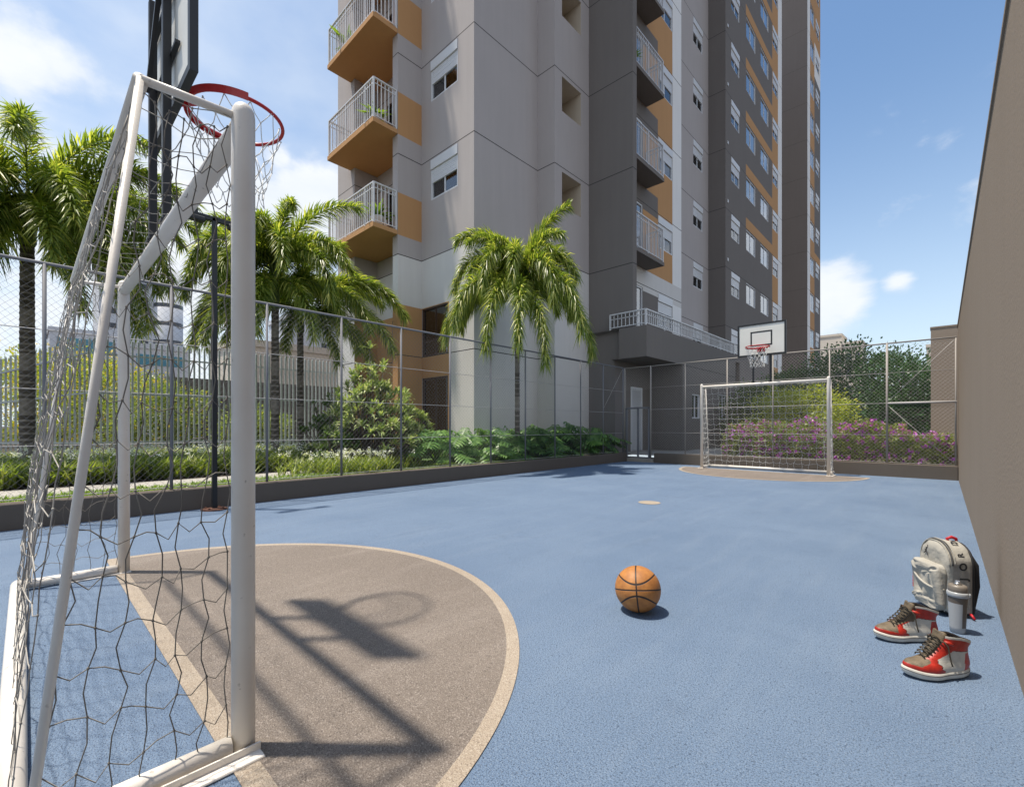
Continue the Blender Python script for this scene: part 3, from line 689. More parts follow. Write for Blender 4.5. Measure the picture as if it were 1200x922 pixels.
# potted plants on balconies
def pot_plant(loc, label, s=1.0):
    t = thing('potted_plant', label, 'plant', loc, group='potted plants on the balconies')
    mb = MB(); mb.lathe((0, 0, 0), [(.10 * s, 0), (.15 * s, .26 * s), (.16 * s, .28 * s), (.14 * s, .28 * s), (.13 * s, .24 * s)], 16); mb.build('pot', 'pot_grey', t)
    mb = MB()
    for i in range(46):
        a = random.uniform(0, 2 * PI); e = random.uniform(.3, 1.4); l = random.uniform(.2, .5) * s
        d = Vector((math.cos(a) * math.cos(e), math.sin(a) * math.cos(e), math.sin(e))); b = Vector((0, 0, .25 * s))
        m_ = b + d * l * .6; e_ = b + d * l + Vector((d.x, d.y, -.5)) * l * .35; sd = d.cross(Vector((0, 0, 1))).normalized()
        mb.strip([b, m_, e_], sd, [.006, .035 * s])
    mb.build('foliage', 'grass_leaf', t)
pot_plant((-11.35, 6.62, J[3] + .665), 'leafy green plant in grey pot on the middle left balcony corner', .95)
pot_plant((-13.2, 6.75, J[4] + .665), 'tall leafy plant in pot on the top left balcony', 1.5)
pot_plant((-11.5, 6.75, J[2] + .665), 'dark leafy plant in pot on the lowest left balcony', 1.3)
pot_plant((-6.95, 12.75, J[4] + .655), 'small potted plant on the upper narrow balcony by the dark pier', .8)

# ------------------------------------------------------------------ far buildings
def block(name, label, x0, x1, y0, y1, h, mt, wins, group='distant city buildings', extra=None, wcol='far_window'):
    O = ((x0 + x1) / 2, (y0 + y1) / 2, G); t = thing(name, label, 'building', O, group=group)
    mb = MB(O); mb.box(x0, x1, y0, y1, G - .1, h); mb.box(x0 - .1, x1 + .1, y0 - .1, y1 + .1, h, h + .4); mb.build('wall', mt, t)
    for face, u, z, w_, hh in wins:
        mb = MB(O)
        if face == 'X': mb.box(x1 - .05, x1 + .06, u, u + w_, z, z + hh); 
        else: mb.box(u, u + w_, y0 - .06, y0 + .05, z, z + hh)
        mb.build('window', wcol, t)
    if extra: extra(t, O)
    return t
def white_tower_extra(t, O):
    mb = MB(O); mb.lathe((-88.2, 15.3, 0), [(1.9, .1), (1.9, 25.2), (0.1, 25.2)], 20); mb.build('round_bay', 'far_white', t)
    for k in range(6):
        mb = MB(O); mb.lathe((-88.2, 15.3, 8 + 2.8 * k), [(1.93, 0), (1.93, .6)], 20, caps=False); mb.build('window', 'far_window', t)
    mb = MB(O); mb.box(-92, -89, 9.5, 13.5, 26.4, 28.6); mb.build('roof_tank', 'far_white', t)
block('city_tower', 'distant white tower with a column of small windows left of the net', -97, -88, 7.2, 13.6, 26, 'far_white',
      [('X', 11.9, 4.8 + 2.1 * k, .85, .85) for k in range(10)] + [('X', 8.4, 4.8 + 2.1 * k, .7, .7) for k in range(10)], extra=white_tower_extra)
block('city_block', 'distant low turquoise glazed block behind the left fence', -66, -60, 1.5, 6.5, 9.8, 'far_white', [('X', 2.0, 5.2, 4.0, 1.6), ('X', 2.0, 8.0, 4.0, 1.3)], wcol='turquoise_glass')
block('city_block', 'distant small pale block with turquoise band beneath the white tower', -54, -49.5, 6.0, 10.2, 7.6, 'far_white', [('X', 6.4, 6.2, 3.2, .9), ('X', 6.4, 3.0, 3.0, 1.3)], wcol='turquoise_glass')
block('city_block', 'distant pale blue block seen between palm and tower', -50, -44.4, 17.0, 22.8, 11.2, 'far_white', [('X', 19.9, 8.6, .5, .5), ('X', 18.4, 5.8, 1.4, .9), ('X', 21.2, 5.8, 1.0, .9)])
block('city_block', 'long pale low warehouse roofed building behind the picket fence', -34, -29, 8.0, 19, 5.6, 'far_cream', [])
block('city_tower', 'distant cream tower just right of the rear tower', -17, -12.6, 96, 102, 16.5, 'far_cream', [('Y', -16.4 + 1.5 * (i % 3), 4 + 2.7 * (i // 3), .8, 1.1) for i in range(12)])
block('city_tower', 'lower distant cream tower with arched top beside the taller one', -12.2, -9.6, 95, 100, 14.8, 'far_cream', [('Y', -11.8, 4 + 2.7 * k, .7, 1.1) for k in range(4)] + [('Y', -10.6, 4 + 2.7 * k, .6, 1.1) for k in range(4)])
block('city_tower', 'distant pinkish tower behind the dark shrubs at right', -1.6, .6, 88, 93, 12.2, 'far_cream', [('Y', -1.2 + .8 * (i % 2), 3 + 2.4 * (i // 2), .4, 1.0) for i in range(8)])

# ------------------------------------------------------------------ goals
def wob(a): return (random.random() - .5) * 2 * a
def net_panel(mb, f, nu, nv, r, kink=.02, wobble=.012, ku=1, kv=1, knots=True, sagf=None):
    """f(u,v)->Vector; strands along u and v with kinks between knots"""
    G_ = {}
    for i in range(nu + 1):
        for j in range(nv + 1):
            p = f(i / nu, j / nv); e = 0 if (i in (0, nu) or j in (0, nv)) else 1
            G_[i, j] = p + Vector((wob(wobble), wob(wobble), wob(wobble))) * (.25 + .75 * e)
    for j in range(nv + 1):                      # horizontals: zigzag
        pts = []
        for i in range(nu + 1):
            pts.append(G_[i, j])
            if i < nu:
                m_ = (G_[i, j] + G_[i + 1, j]) / 2; d = -kink * ku * random.uniform(.5, 1.3)
                if (i + j) % 2 and random.random() < .6: d *= -.3
                pts.append(m_ + Vector((wob(.006), wob(.006), d)))
        mb.tube(pts, r, 5)
    for i in range(nu + 1):
        pts = []
        for j in range(nv + 1):
            pts.append(G_[i, j])
            if j < nv:
                m_ = (G_[i, j] + G_[i, j + 1]) / 2; du = f(min(i / nu + .02, 1), j / nv) - f(max(i / nu - .02, 0), j / nv)
                if du.length > 1e-6: du.normalize()
                s = (1 if (i + j) % 2 else -1) * kink * kv * random.uniform(.2, .9)
                pts.append(m_ + du * s + Vector((wob(.004), wob(.004), 0)))
        mb.tube(pts, r, 5)
    if knots:
        for k, p in G_.items():
            mb.sphere(p, r * 2.1, 6, 4, sc=(1, 1, 1.3))
def lerp(a, b, t): return a + (b - a) * t
def make_goal(label, loc, r=.0015, cords=('net_cord', 'net_cord_shaded')):
    t = thing('goal', label, 'goal', loc, group='white futsal goals')
    hw = 1.25
    for s in (-1, 1):
        mb = MB(); n = 28; R = .0325
        prof = [(R, 0), (R, 1.95), (R * .93, 1.968), (R * .72, 1.982), (R * .4, 1.99), (.001, 1.992)]
        mb.lathe((s * hw, 0, 0), prof, n); p = mb.build('post', 'goal_white', t)
        mb = MB(); xa, xb = sorted((s * (hw - .04), s * (hw + .085)))
        mb.box(xa, xb, -.30, .036, .001, .009, bevel=.003); xc = s * (hw + .040); mb.box(xc - .003, xc + .003, -.30, .036, .009, .030)
        mb.build('foot_plate', 'goal_white', p)
        mb = MB(); mb.tube([(s * hw, 0, 1.945), (s * hw, -.248, 1.932)], .0115, 14); mb.build('top_arm', 'goal_white', t)
        mb = MB(); mb.tube([(s * hw, -.248, 1.935), (s * hw, -.455, .05)], .0105, 14); mb.sphere((s * hw, -.248, 1.935), .0107, 10, 6); mb.build('back_stay', 'goal_white', t)
        mb = MB(); mb.tube([(s * hw, -.035, .034), (s * hw, -.49, .034)], .027, 20); mb.build('base_bar', 'goal_white', t)
    mb = MB(); mb.tube([(-hw + .025, 0, 1.92), (hw - .025, 0, 1.92)], .0318, 28); mb.build('crossbar', 'goal_white', t)
    mb = MB(); mb.tube([(-hw, -.248, 1.93), (hw, -.248, 1.93)], .018, 16); mb.build('rear_top_bar', 'goal_white', t)
    mb = MB(); mb.tube([(-hw, -.49, .036), (hw, -.49, .036)], .034, 20); mb.sphere((-hw, -.49, .036), .034, 14, 8); mb.sphere((hw, -.49, .036), .034, 14, 8); mb.build('rear_base_bar', 'goal_white', t)
    mb = MB()
    for s in (-1, 1):
        def f(u, v, s=s):
            z = lerp(.045, 1.90, v); y = lerp(-.045, lerp(-.448, -.252, v), u)
            bul = math.sin(u * PI) * math.sin(v * PI)
            return Vector((s * (hw + .012 * bul), y, z - .03 * math.sin(u * PI)))
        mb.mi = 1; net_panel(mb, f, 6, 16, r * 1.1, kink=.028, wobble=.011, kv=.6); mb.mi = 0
    def fr(u, v):
        z = lerp(.06, 1.90, v); y = lerp(-.49, -.258, v)
        return Vector((lerp(-hw, hw, u), y - .03 * math.sin(v * PI) * (1 + .4 * math.sin(u * 23)), z))
    net_panel(mb, fr, 18, 15, r, kink=.026, wobble=.011)
    def ft(u, v): return Vector((lerp(-hw, hw, u), lerp(-.03, -.235, v), 1.925 - .02 * math.sin(v * PI) - .01 * math.sin(u * 17)))
    net_panel(mb, ft, 19, 2, r, kink=.02)
    for k in range(3):                          # net bunched and doubled at the back corner
        x = -hw + random.uniform(.0, .35); z0 = random.uniform(.1, .5); z1 = z0 + random.uniform(.5, 1.2)
        pts = [(x + wob(.03), lerp(-.49, -.26, z / 1.93) + wob(.03), z) for z in np.linspace(z0, z1, 9)]
        mb.tube(pts, .0016, 4)
    mb.build('net', cords, t)
    return t
g1 = make_goal('large white goal in the left foreground with sagging knotted net', (-2.82, .46, 0))
g2 = make_goal('small white goal at the far end before the flowering hedge', (-2.90, 10.98, 0), r=.0024, cords=('hoop_net_white', 'hoop_net_white')); g2.rotation_euler = (0, 0, PI)

def make_hoop(label, loc):
    t = thing('basketball_hoop', label, 'basketball hoop', loc, group='basketball hoops above the goals')
    z0 = 1.92; 
    def B_(): return MB((0, 0, z0))
    for s in (-1, 1):
        mb = B_(); mb.box(s * .17 - .017, s * .17 + .017, -.024, .010, 1.945, 3.20, bevel=.003); p = mb.build('pole', 'black_metal', t)
        mb = B_(); mb.box(s * .17 - .035, s * .17 + .035, -.034, .020, 1.947, 1.960); mb.build('base_flange', 'black_metal', p)
    mb = B_(); b0, b1 = 2.53, 3.23; hw = .475
    mb.box(-hw, hw, .025, .043, b0, b1); bd = mb.build('backboard', 'board_white', t)
    mb = B_(); fr = .032
    mb.box(-hw - .004, -hw + fr, .020, .052, b0 - .004, b1 + .004); mb.box(hw - fr, hw + .004, .020, .052, b0 - .004, b1 + .004)
    mb.box(-hw + fr, hw - fr, .020, .052, b0 - .004, b0 + fr); mb.box(-hw + fr, hw - fr, .020, .052, b1 - fr, b1 + .004)
    mb.build('rim_frame', 'black_metal', bd)
    mb = B_(); q0, q1, qw, l = 2.74, 3.06, .215, .03
    mb.box(-qw, -qw + l, .043, .045, q0, q1); mb.box(qw - l, qw, .043, .045, q0, q1); mb.box(-qw + l, qw - l, .043, .045, q0, q0 + l); mb.box(-qw + l, qw - l, .043, .045, q1 - l, q1)
    mb.build('target_square', 'black_metal', bd)
    mb = B_()
    mb.bar((-.30, .012, 2.74), (.30, .012, 2.74), .02, .014); mb.bar((-.30, .012, 3.05), (.30, .012, 3.05), .02, .014)
    mb.bar((.17, -.028, 3.1), (-.17, -.028, 2.72), .02); mb.build('back_brace', 'black_metal', t)
    # ring
    cy = .335; zr = 2.68; R = .225
    mb = B_(); mb.tube([(R * math.cos(a), cy + R * math.sin(a), zr) for a in np.linspace(0, 2 * PI, 49)[:-1]], .0095, 10, closed=True)
    ring = mb.build('ring', 'hoop_red', t)
    mb = B_(); rg = []
    for a in np.linspace(PI * 1.02, PI * 1.98, 30):
        c, s = math.cos(a), math.sin(a)
        rg.append([((R + .011) * c, cy + (R + .011) * s, zr - .02), ((R + .015) * c, cy + (R + .015) * s, zr - .02), ((R + .015) * c, cy + (R + .015) * s, zr + .02), ((R + .011) * c, cy + (R + .011) * s, zr + .02)])
    mb.loft(rg, smooth=False); mb.build('ring_band', 'hoop_red', ring)
    mb = B_(); mb.box(-.075, .075, .0455, .058, zr - .07, zr + .035); mb.box(-.05, .05, .058, .122, zr - .012, zr + .012)
    mb.add([(-.006, .058, zr - .07), (.006, .058, zr - .07), (.006, .16, zr - .012), (-.006, .16, zr - .012), (-.006, .058, zr - .012), (.006, .058, zr - .012)], [(0, 1, 2, 3), (3, 2, 5, 4), (0, 3, 4), (1, 5, 2)])
    mb.build('ring_bracket', 'hoop_red', ring)
    # net
    mb = B_(); n = 12; rows = [(.222, 0), (.20, -.085), (.178, -.16), (.158, -.235), (.142, -.305), (.132, -.37), (.135, -.42)]
    def P_(k, j): 
        r_, dz = rows[j]; a = 2 * PI * (k + (j % 2) * .5) / n; rn = r_ + .012 * math.sin(k * 2.3 + j); return Vector((rn * math.cos(a), cy + rn * math.sin(a), zr - .01 + dz + .012 * math.sin(k * 1.7 + j * 2)))
    for j in range(len(rows) - 1):
        for k in range(n):
            a = P_(k, j)
            for kk in ((k, k - 1) if j % 2 == 0 else (k, k + 1)):
                b = P_(kk, j + 1); mid = (a + b) / 2 + Vector((wob(.006), wob(.006), -.006)); mb.tube([a, mid, b], .0024, 5)
            mb.sphere(P_(k, j), .005, 6, 4)
    mb.build('net', 'hoop_net_white', t)
    return t
h1 = make_hoop('large basketball hoop above the near goal, seen from behind', (-2.82, .46, 1.92))
h2 = copy_tree(h1); h2.location = (-2.86, 10.98, 1.92); h2.rotation_euler = (0, 0, PI); h2['label'] = 'small basketball hoop above the far goal facing the court'

# light pole
O = (-6.35, 1.55, 0); lp = thing('light_pole', 'slim black pole with a short cross arm beside the left kerb', 'light pole', O)
mb = MB(O); mb.box(-6.375, -6.325, 1.525, 1.575, .01, 3.48); mb.build('pole', 'black_metal', lp)
mb = MB(O); mb.lathe((-6.35, 1.55, 0), [(.14, 0), (.14, .012), (.05, .02)], 20)
for a in range(4): mb.lathe((-6.35 + .1 * math.cos(a * PI / 2 + .8), 1.55 + .1 * math.sin(a * PI / 2 + .8), .012), [(.012, 0), (.012, .018)], 6)
mb.build('base_plate', 'rust', lp)
mb = MB(O); mb.bar((-6.35, 1.28, 3.47), (-6.35, 1.86, 3.47), .05, .05); mb.build('cross_arm', 'black_metal', lp)
for y in (1.36, 1.78):
    mb = MB(O); mb.box(-6.40, -6.29, y - .09, y + .09, 3.40, 3.45, bevel=.01); mb.box(-6.37, -6.33, y - .02, y + .02, 3.45, 3.53); mb.build('lamp_head', 'black_metal', lp)

# ------------------------------------------------------------------ basketball
def ball_mat():
    m = bpy.data.materials.new('basketball_leather'); m.use_nodes = True; nt = m.node_tree; b = nt.nodes['Principled BSDF']
    t = N(nt, 'ShaderNodeTexCoord'); s = N(nt, 'ShaderNodeSeparateXYZ'); L(nt, t.outputs['Object'], s.inputs[0])
    R = .12; X = mathn(nt, 'DIVIDE', s.outputs[0], R); Z = mathn(nt, 'DIVIDE', s.outputs[2], R)
    ax = mathn(nt, 'ABSOLUTE', X); az = mathn(nt, 'ABSOLUTE', Z)
    cv = mathn(nt, 'MULTIPLY', mathn(nt, 'ABSOLUTE', mathn(nt, 'SUBTRACT', az, mathn(nt, 'ADD', .24, mathn(nt, 'MULTIPLY', mathn(nt, 'MULTIPLY', X, X), 0.62)))), 0.75)
    d = mathn(nt, 'MINIMUM', mathn(nt, 'MINIMUM', ax, az), cv)
    r = N(nt, 'ShaderNodeMapRange', interpolation_type='SMOOTHSTEP'); L(nt, d, r.inputs[0]); r.inputs[1].default_value = .022; r.inputs[2].default_value = .036
    n = N(nt, 'ShaderNodeTexNoise'); n.inputs['Scale'].default_value = 16; n.inputs['Detail'].default_value = 7; n.inputs['Roughness'].default_value = .65; L(nt, t.outputs['Object'], n.inputs['Vector'])
    rr = N(nt, 'ShaderNodeMapRange'); rr.inputs[1].default_value = .35; rr.inputs[2].default_value = .7; L(nt, n.outputs['Fac'], rr.inputs[0])
    c = mixc(nt, rr.outputs[0], (.46, .19, .045), (.27, .10, .024))
    c = mixc(nt, r.outputs[0], (.02, .012, .01), c); L(nt, c, b.inputs['Base Color']); b.inputs['Roughness'].default_value = .58
    v = N(nt, 'ShaderNodeTexVoronoi'); v.inputs['Scale'].default_value = 420; L(nt, t.outputs['Object'], v.inputs['Vector'])
    hh = mathn(nt, 'ADD', mathn(nt, 'MULTIPLY', r.outputs[0], 1.0), mathn(nt, 'MULTIPLY', v.outputs['Distance'], .12))
    bp = N(nt, 'ShaderNodeBump'); bp.inputs['Strength'].default_value = .8; bp.inputs['Distance'].default_value = .003; L(nt, hh, bp.inputs['Height']); L(nt, bp.outputs[0], b.inputs['Normal'])
    MATS['ball'] = m
ball_mat()
mb = MB(); mb.sphere((0, 0, 0), .12, 64, 40); bo = mb.build('basketball', 'ball')
bo.location = (-1.2, 2.27, .12); bo.rotation_euler = (rad(-14), rad(-5), rad(26))
tag(bo, 'orange leather basketball with dark seams lying on the blue court', 'basketball')

# ------------------------------------------------------------------ shoes
mat('shoe_red', (.42, .024, .013), rough=.4, var=.35, vscale=40, bump=.15, bscale=300); mat('shoe_white', (.52, .50, .45), rough=.45, var=.2, vscale=30, bump=.1, bscale=200)
mat('shoe_bronze', (.16, .12, .075), rough=.6, var=.35, vscale=60, bump=.3, bscale=400); mat('lace', (.07, .055, .035), rough=.8, var=.4, vscale=90)
mat('sole_white', (.55, .53, .48), rough=.6, var=.2, vscale=25); mat('shoe_dark', (.015, .012, .012), rough=.8)
def interp(x, tab):
    if x <= tab[0][0]: return tab[0][1]
    for (a, b), (c, d) in zip(tab, tab[1:]):
        if x <= c: t = (x - a) / (c - a); t = t * t * (3 - 2 * t) * .5 + t * .5; return b + (d - b) * t
    return tab[-1][1]
def foot_ring(z, xh, xf, k, hw_tab, n=48, pw=2.3, toe=0):
    """outline from heel xh to front xf; half width from table over x scaled k"""
    pts = []
    for i in range(n):
        a = 2 * PI * i / n; c, s = math.cos(a), math.sin(a)
        u = math.copysign(abs(c) ** (2 / pw), c); v = math.copysign(abs(s) ** (2 / pw), s)
        x = (xh + xf) / 2 + (xf - xh) / 2 * u
        hw = interp(x, hw_tab) * k
        skew = .008 * math.sin(max(0, x) / .285 * PI) 
        pts.append((x, v * hw + skew, z + toe * max(0, (x - .20) / .085) ** 2))
    return pts
def make_shoe(label, loc, rz, mirror=1):
    t = thing('sneaker', label, 'shoe', loc, rz, group='red and white high top sneakers'); t.scale = (.95, .95, .95)
    HW = [(0, .032), (.05, .036), (.12, .036), (.19, .050), (.24, .050), (.285, .040)]
    def fix(r): return [(x, y * mirror, z) for x, y, z in r]
    mb = MB(); mb.loft([fix(foot_ring(z, xh, xf, k, HW, toe=.010)) for z, xh, xf, k in ((.0, .006, .275, .92), (.004, .0, .282, 1.02), (.012, -.003, .286, 1.08), (.020, -.004, .287, 1.10), (.0285, -.003, .286, 1.08), (.031, 0, .283, 1.0))])
    so_ = mb.build('sole', 'sole_white', t)
    mb = MB(); mb.loft([fix(foot_ring(z, -.0048, .2875, 1.112, HW, toe=.010)) for z in (.0195, .0215)], caps=False); mb.build('sole_stitch', 'shoe_dark', so_)
    # upper: stacked rings
    tab = [(.030, .002, .280, 1.0), (.038, -.002, .281, 1.03), (.046, -.004, .277, 1.02), (.054, -.004, .268, .98), (.061, -.003, .252, .93), (.068, -.001, .232, .88), (.077, .001, .212, .84),
           (.088, .004, .193, .82), (.100, .006, .176, .82), (.112, .007, .162, .83), (.124, .006, .151, .85), (.136, .003, .143, .87), (.148, -.002, .138, .90), (.158, -.005, .136, .93), (.163, -.005, .134, .92), (.160, .002, .127, .80), (.13, .010, .12, .70), (.07, .014, .12, .6)]
    rings = []; outer = []; SUB = 6; n = 160
    for q in range(len(tab) - 1):
        for w_ in range(SUB): 
            u = w_ / SUB; rw = tuple(lerp(tab[q][i], tab[q + 1][i], u) for i in range(4)); outer.append((q + u,) + rw)
    for q, z, xh, xf, k in outer:
        r = foot_ring(z, xh, xf, k, HW, n=n, toe=.010 if z < .07 else 0)
        if z > .11: r = [(x, y, zz + (.016 * (x - .07) / .07 + .004 * math.cos((x - .065) / .07 * PI)) * min(1, (z - .11) / .04)) for x, y, zz in r]
        r = [(x, y, zz + .0012 * noise.noise(Vector((x * 60, y * 60, zz * 60)))) for x, y, zz in r]
        rings.append(fix(r))
    b0 = MB(); b0.loft(rings, caps=False)
    for fi, f in enumerate(b0.f):
        qi = outer[fi // n][0]; c = sum((Vector(b0.v[k]) for k in f), Vector()) / 4; x, y, z = c; ay = abs(y); zz = outer[fi // n][1]
        mi = 1
        if qi >= 14: mi = 3
        elif qi >= 12.4: mi = 1
        else:
            if x > .150 + (z - .03) * .55 + .004 * math.sin(z * 300): mi = 0          # red forefoot
            if x > .188 + ay * .35 and z > .052 + (x - .25) * .12 and ay < .041 - max(0, x - .24) * .5: mi = 2     # toe box
            if ay < .021 and x > .10 and z > .06: mi = 2      # throat
            if .021 <= ay and x > .098 and z > .078 + max(0, .165 - x) * .55 and z > .064 + (.21 - x) * .42 and x < .22: mi = 0   # eyestay
            if x < .052 - (z - .03) * .18 and z < .098: mi = 0          # heel counter
            if .108 < z - (x - .05) * .12 and x < .100: mi = 0     # collar panel
            if abs(z - (x - .05) * .12 - .1075) < .0012 and x < .10: mi = 3
            if abs(x - (.150 + (z - .03) * .55 + .004 * math.sin(z * 300))) < .0011 and z < .075: mi = 3
        b0.m[fi] = mi
    b0.build('upper', ['shoe_red', 'shoe_white', 'shoe_bronze', 'shoe_dark'], t)
    # tongue
    mb = MB(); R_ = []
    for u, x, z, w_ in ((0, .19, .094, .018), (1, .165, .121, .021), (2, .148, .145, .024), (3, .138, .168, .027), (4, .135, .182, .026), (5, .136, .186, .018)):
        R_.append([(x + .004 - (abs(v) ** 2) * .012, v * w_ * mirror, z) for v in np.linspace(-1, 1, 9)] + [(x - .006 - (abs(v) ** 2) * .012, v * w_ * mirror, z - .004) for v in np.linspace(1, -1, 9)])
    mb.loft(R_); mb.build('tongue', 'shoe_bronze', t)
    # laces: crossed rungs over the throat
    mb = MB(); rows = [(.212, .083), (.198, .093), (.185, .104), (.173, .115), (.162, .127), (.152, .139), (.145, .150)]
    for k, (x, z) in enumerate(rows):
        hw_ = .026 if k > 0 else .022
        for dz, sg in ((.000, 1), (.003, -1)):
            if k < len(rows) - 1:
                x2, z2 = rows[k + 1]
            else: x2, z2 = x, z
            pts = []
            for q in np.linspace(-1, 1, 9):
                a = (q + 1) / 2; xx = lerp(x, x2, a if sg > 0 else 1 - a); zz = lerp(z, z2, a if sg > 0 else 1 - a)
                pts.append((xx + .004 * (1 - q * q), q * hw_ * mirror, zz + .0045 * (1 - q * q) - (abs(q) > .9) * .004 + dz))
            mb.tube(pts, .0028, 6)
    for sg in (-1, 1):                           # loose ends
        mb.tube([(.147, sg * .024, .152), (.140, sg * .036, .150), (.132, sg * .044, .135), (.128, sg * .047, .10), (.124, sg * .049, .075), (.122, sg * .053, .058)], .0028, 6)
    mb.tube([(.147, -.02, .155), (.16, -.004, .168), (.15, .012, .165), (.147, .024, .152)], .0028, 6)
    mb.build('laces', 'lace', t)
    for sg in (-1, 1):
        mb = MB(); mb.tube([(.135, sg * .030, .150), (.122, sg * .037, .146), (.105, sg * .040, .138)], [.005, .008, .005], 8)
        mb.build('ankle_strap', 'shoe_red', t)
    return t
def heading(p, q): return math.atan2(q[1] - p[1], q[0] - p[0])
make_shoe('nearer red and white high top sneaker with bronze laces', (.075, 2.60, .005), heading((.075, 2.60), (-.12, 2.40)), 1)
make_shoe('farther red and white high top sneaker beside the backpack', (-.018, 2.90, .005), heading((-.018, 2.90), (-.26, 2.71)), -1)

# ------------------------------------------------------------------ backpack
mat('bag_cream', (.37, .35, .305), rough=.75, var=.15, vscale=14, bump=.5, bscale=30); mat('bag_cream_shaded', (.29, .27, .24), rough=.85, var=.2, vscale=30, bump=.3, bscale=200)
mat('bag_black', (.012, .012, .014), rough=.7); mat('bag_red', (.42, .01, .02), rough=.5); mat('zip_grey', (.07, .068, .066), rough=.5)
BP = (.005, 3.42, 0)
bp_ = thing('backpack', 'cream backpack with black side lettering standing near the right wall', 'backpack', BP, rad(-58)); bp_.scale = (.78, .82, .89)
def arch(w_, h, z0=0, n=40, r=.11, y=0, rb=.03):
    """upright rounded rectangle outline in x,z"""
    pts = []
    for cx, cz, a0, rr in ((w_ / 2 - rb, z0 + rb, -PI / 2, rb), (w_ / 2 - r, z0 + h - r, 0, r), (-w_ / 2 + r, z0 + h - r, PI / 2, r), (-w_ / 2 + rb, z0 + rb, PI, rb)):
        for k in range(n // 4): a = a0 + PI / 2 * k / (n // 4 - 1); pts.append((cx + rr * math.cos(a), y, cz + rr * math.sin(a)))
    return pts
def crease(p, amp=.006, fr=26):
    v = Vector(p); d = noise.noise(v * fr) * amp * 1.3 + noise.noise(v * fr * .45 + Vector((4, 2, 1))) * amp * 1.2
    return d
mb = MB(); rings = []
for y, k in ((.075, .93), (.07, .985), (.05, 1.0), (.02, 1.015), (-.01, 1.02), (-.035, 1.0), (-.05, .97), (-.062, .90), (-.066, .8), (-.068, .7), (-.069, .6), (-.070, .5), (-.070, .4), (-.071, .3), (-.071, .2), (-.071, .05)):
    o = arch(.285 * k, .42 * (k * .5 + .5) if k > .9 else .42 * (k * .5 + .45), 0.005 + .42 * (1 - k) * .35, 48, .125 * k, y, .035 * k)
    rings.append([(x + crease((x, y, z)), yy + crease((x, y + 3, z), .004), z + crease((x, y, z + 5), .004) * min(1, z * 10)) for x, yy, z in o])
mb.loft(rings); 
for i, f in enumerate(mb.f):
    c = sum((Vector(mb.v[k]) for k in f), Vector()) / len(f)
    mb.m[i] = 1 if (-.030 < c.y and c.z < .33 and abs(c.x) > .1) else 0  # side gusset greyer: shade put into the cream cloth's colour
    if c.z < .03: mb.m[i] = 2
mb.build('body', ['bag_cream', 'bag_cream_shaded', 'bag_black'], bp_)
mb = MB(); rings = []
for y, k in ((.074, .96), (.084, .98), (.092, .94), (.094, .6), (.0945, .05)): rings.append(arch(.285 * k, .415 * k, .01 + .2 * (1 - k), 40, .12 * k, y, .03 * k))
mb.loft(rings); mb.build('back_panel', 'bag_black', bp_)
def zipline(y, k, r, name, m_, z_cut=.05):
    mb = MB(); o = [p for p in arch(.285 * k, .42 * (k * .5 + .5), .005, 64, .125, y, .035) if p[2] > z_cut]
    i0 = max(range(len(o)), key=lambda i: (o[i][0] > 0) * 10 - o[i][2]); o = o[:] 
    o.sort(key=lambda p: -math.atan2(p[2] - .2, p[0]) if True else 0)
    o = [p for p in o if p[2] > z_cut + .04 or abs(p[0]) > .1]
    mb.tube(o, r, 8); mb.build(name, m_, bp_)
zipline(-.036, 1.025, .0055, 'zip', 'zip_grey'); zipline(-.022, 1.035, .004, 'zip', 'bag_cream'); zipline(-.050, 1.0, .004, 'piping', 'bag_cream')
# front pocket, bulging, with flap seam
mb = MB(); rings = []
for y, k in ((-.060, 1.0), (-.07, 1.0), (-.085, 1.0), (-.095, .99), (-.105, .97), (-.112, .94), (-.116, .9), (-.118, .84), (-.119, .78), (-.120, .7), (-.120, .62), (-.121, .54), (-.121, .46), (-.121, .38), (-.121, .3), (-.1215, .2), (-.1215, .1), (-.1215, .03)):
    o = arch(.265 * k, .27 * (k * .6 + .4), .025 + .27 * (1 - k) * .3, 96, .045 * k, y, .05 * k)
    rings.append([(x + crease((x, y, z), .008, 34), yy + (crease((x * .8 + z * .35, 7, z * 2.0 - x * .5), .011, 34) + .006 * abs(noise.noise(Vector((x * 14, 3, z * 52 + x * 20)))) * (1 if z < .2 else .3)) * min(1, max(0, (.995 - k) * 12)), z + crease((x, y, z + 2), .005)) for x, yy, z in o])
mb.loft(rings); pk = mb.build('front_pocket', 'bag_cream', bp_)
mb = MB(); mb.tube([(x, -.124 - .004 * math.cos(x * 20) + .05 * (abs(x) / .135) ** 5, .195 - .035 * (x / .13) - .02 * math.cos(x * 11)) for x in np.linspace(-.133, .133, 20)], [.007] * 20, 8); mb.build('pocket_seam', 'bag_cream', pk)
mb = MB()
for k in range(9): mb.sphere((-.138 - .002 * (k % 2), -.095, .19 - k * .011), .006, 6, 4)
mb.build('zip_pull', 'bag_red', pk)
mb = MB(); mb.tube([(.0, .03, .415), (.0, .02, .437), (.0, .045, .447), (.0, .072, .438), (.0, .075, .41)], [.008, .009, .010, .009, .008], 8); mb.build('grab_handle', 'bag_red', bp_)
for s in (-1, 1):
    mb = MB(); mb.tube([(s * .07, .09, .38), (s * .085, .125, .30), (s * .09, .128, .18), (s * .11, .10, .06), (s * .13, .085, .03)], [.012, .018, .018, .010, .008], 8); mb.build('shoulder_strap', 'bag_black', bp_)
mb = MB(); mb.tube([(.15, .06, .03), (.175, .065, .008)], .007, 6); mb.build('strap_end', 'bag_red', bp_)
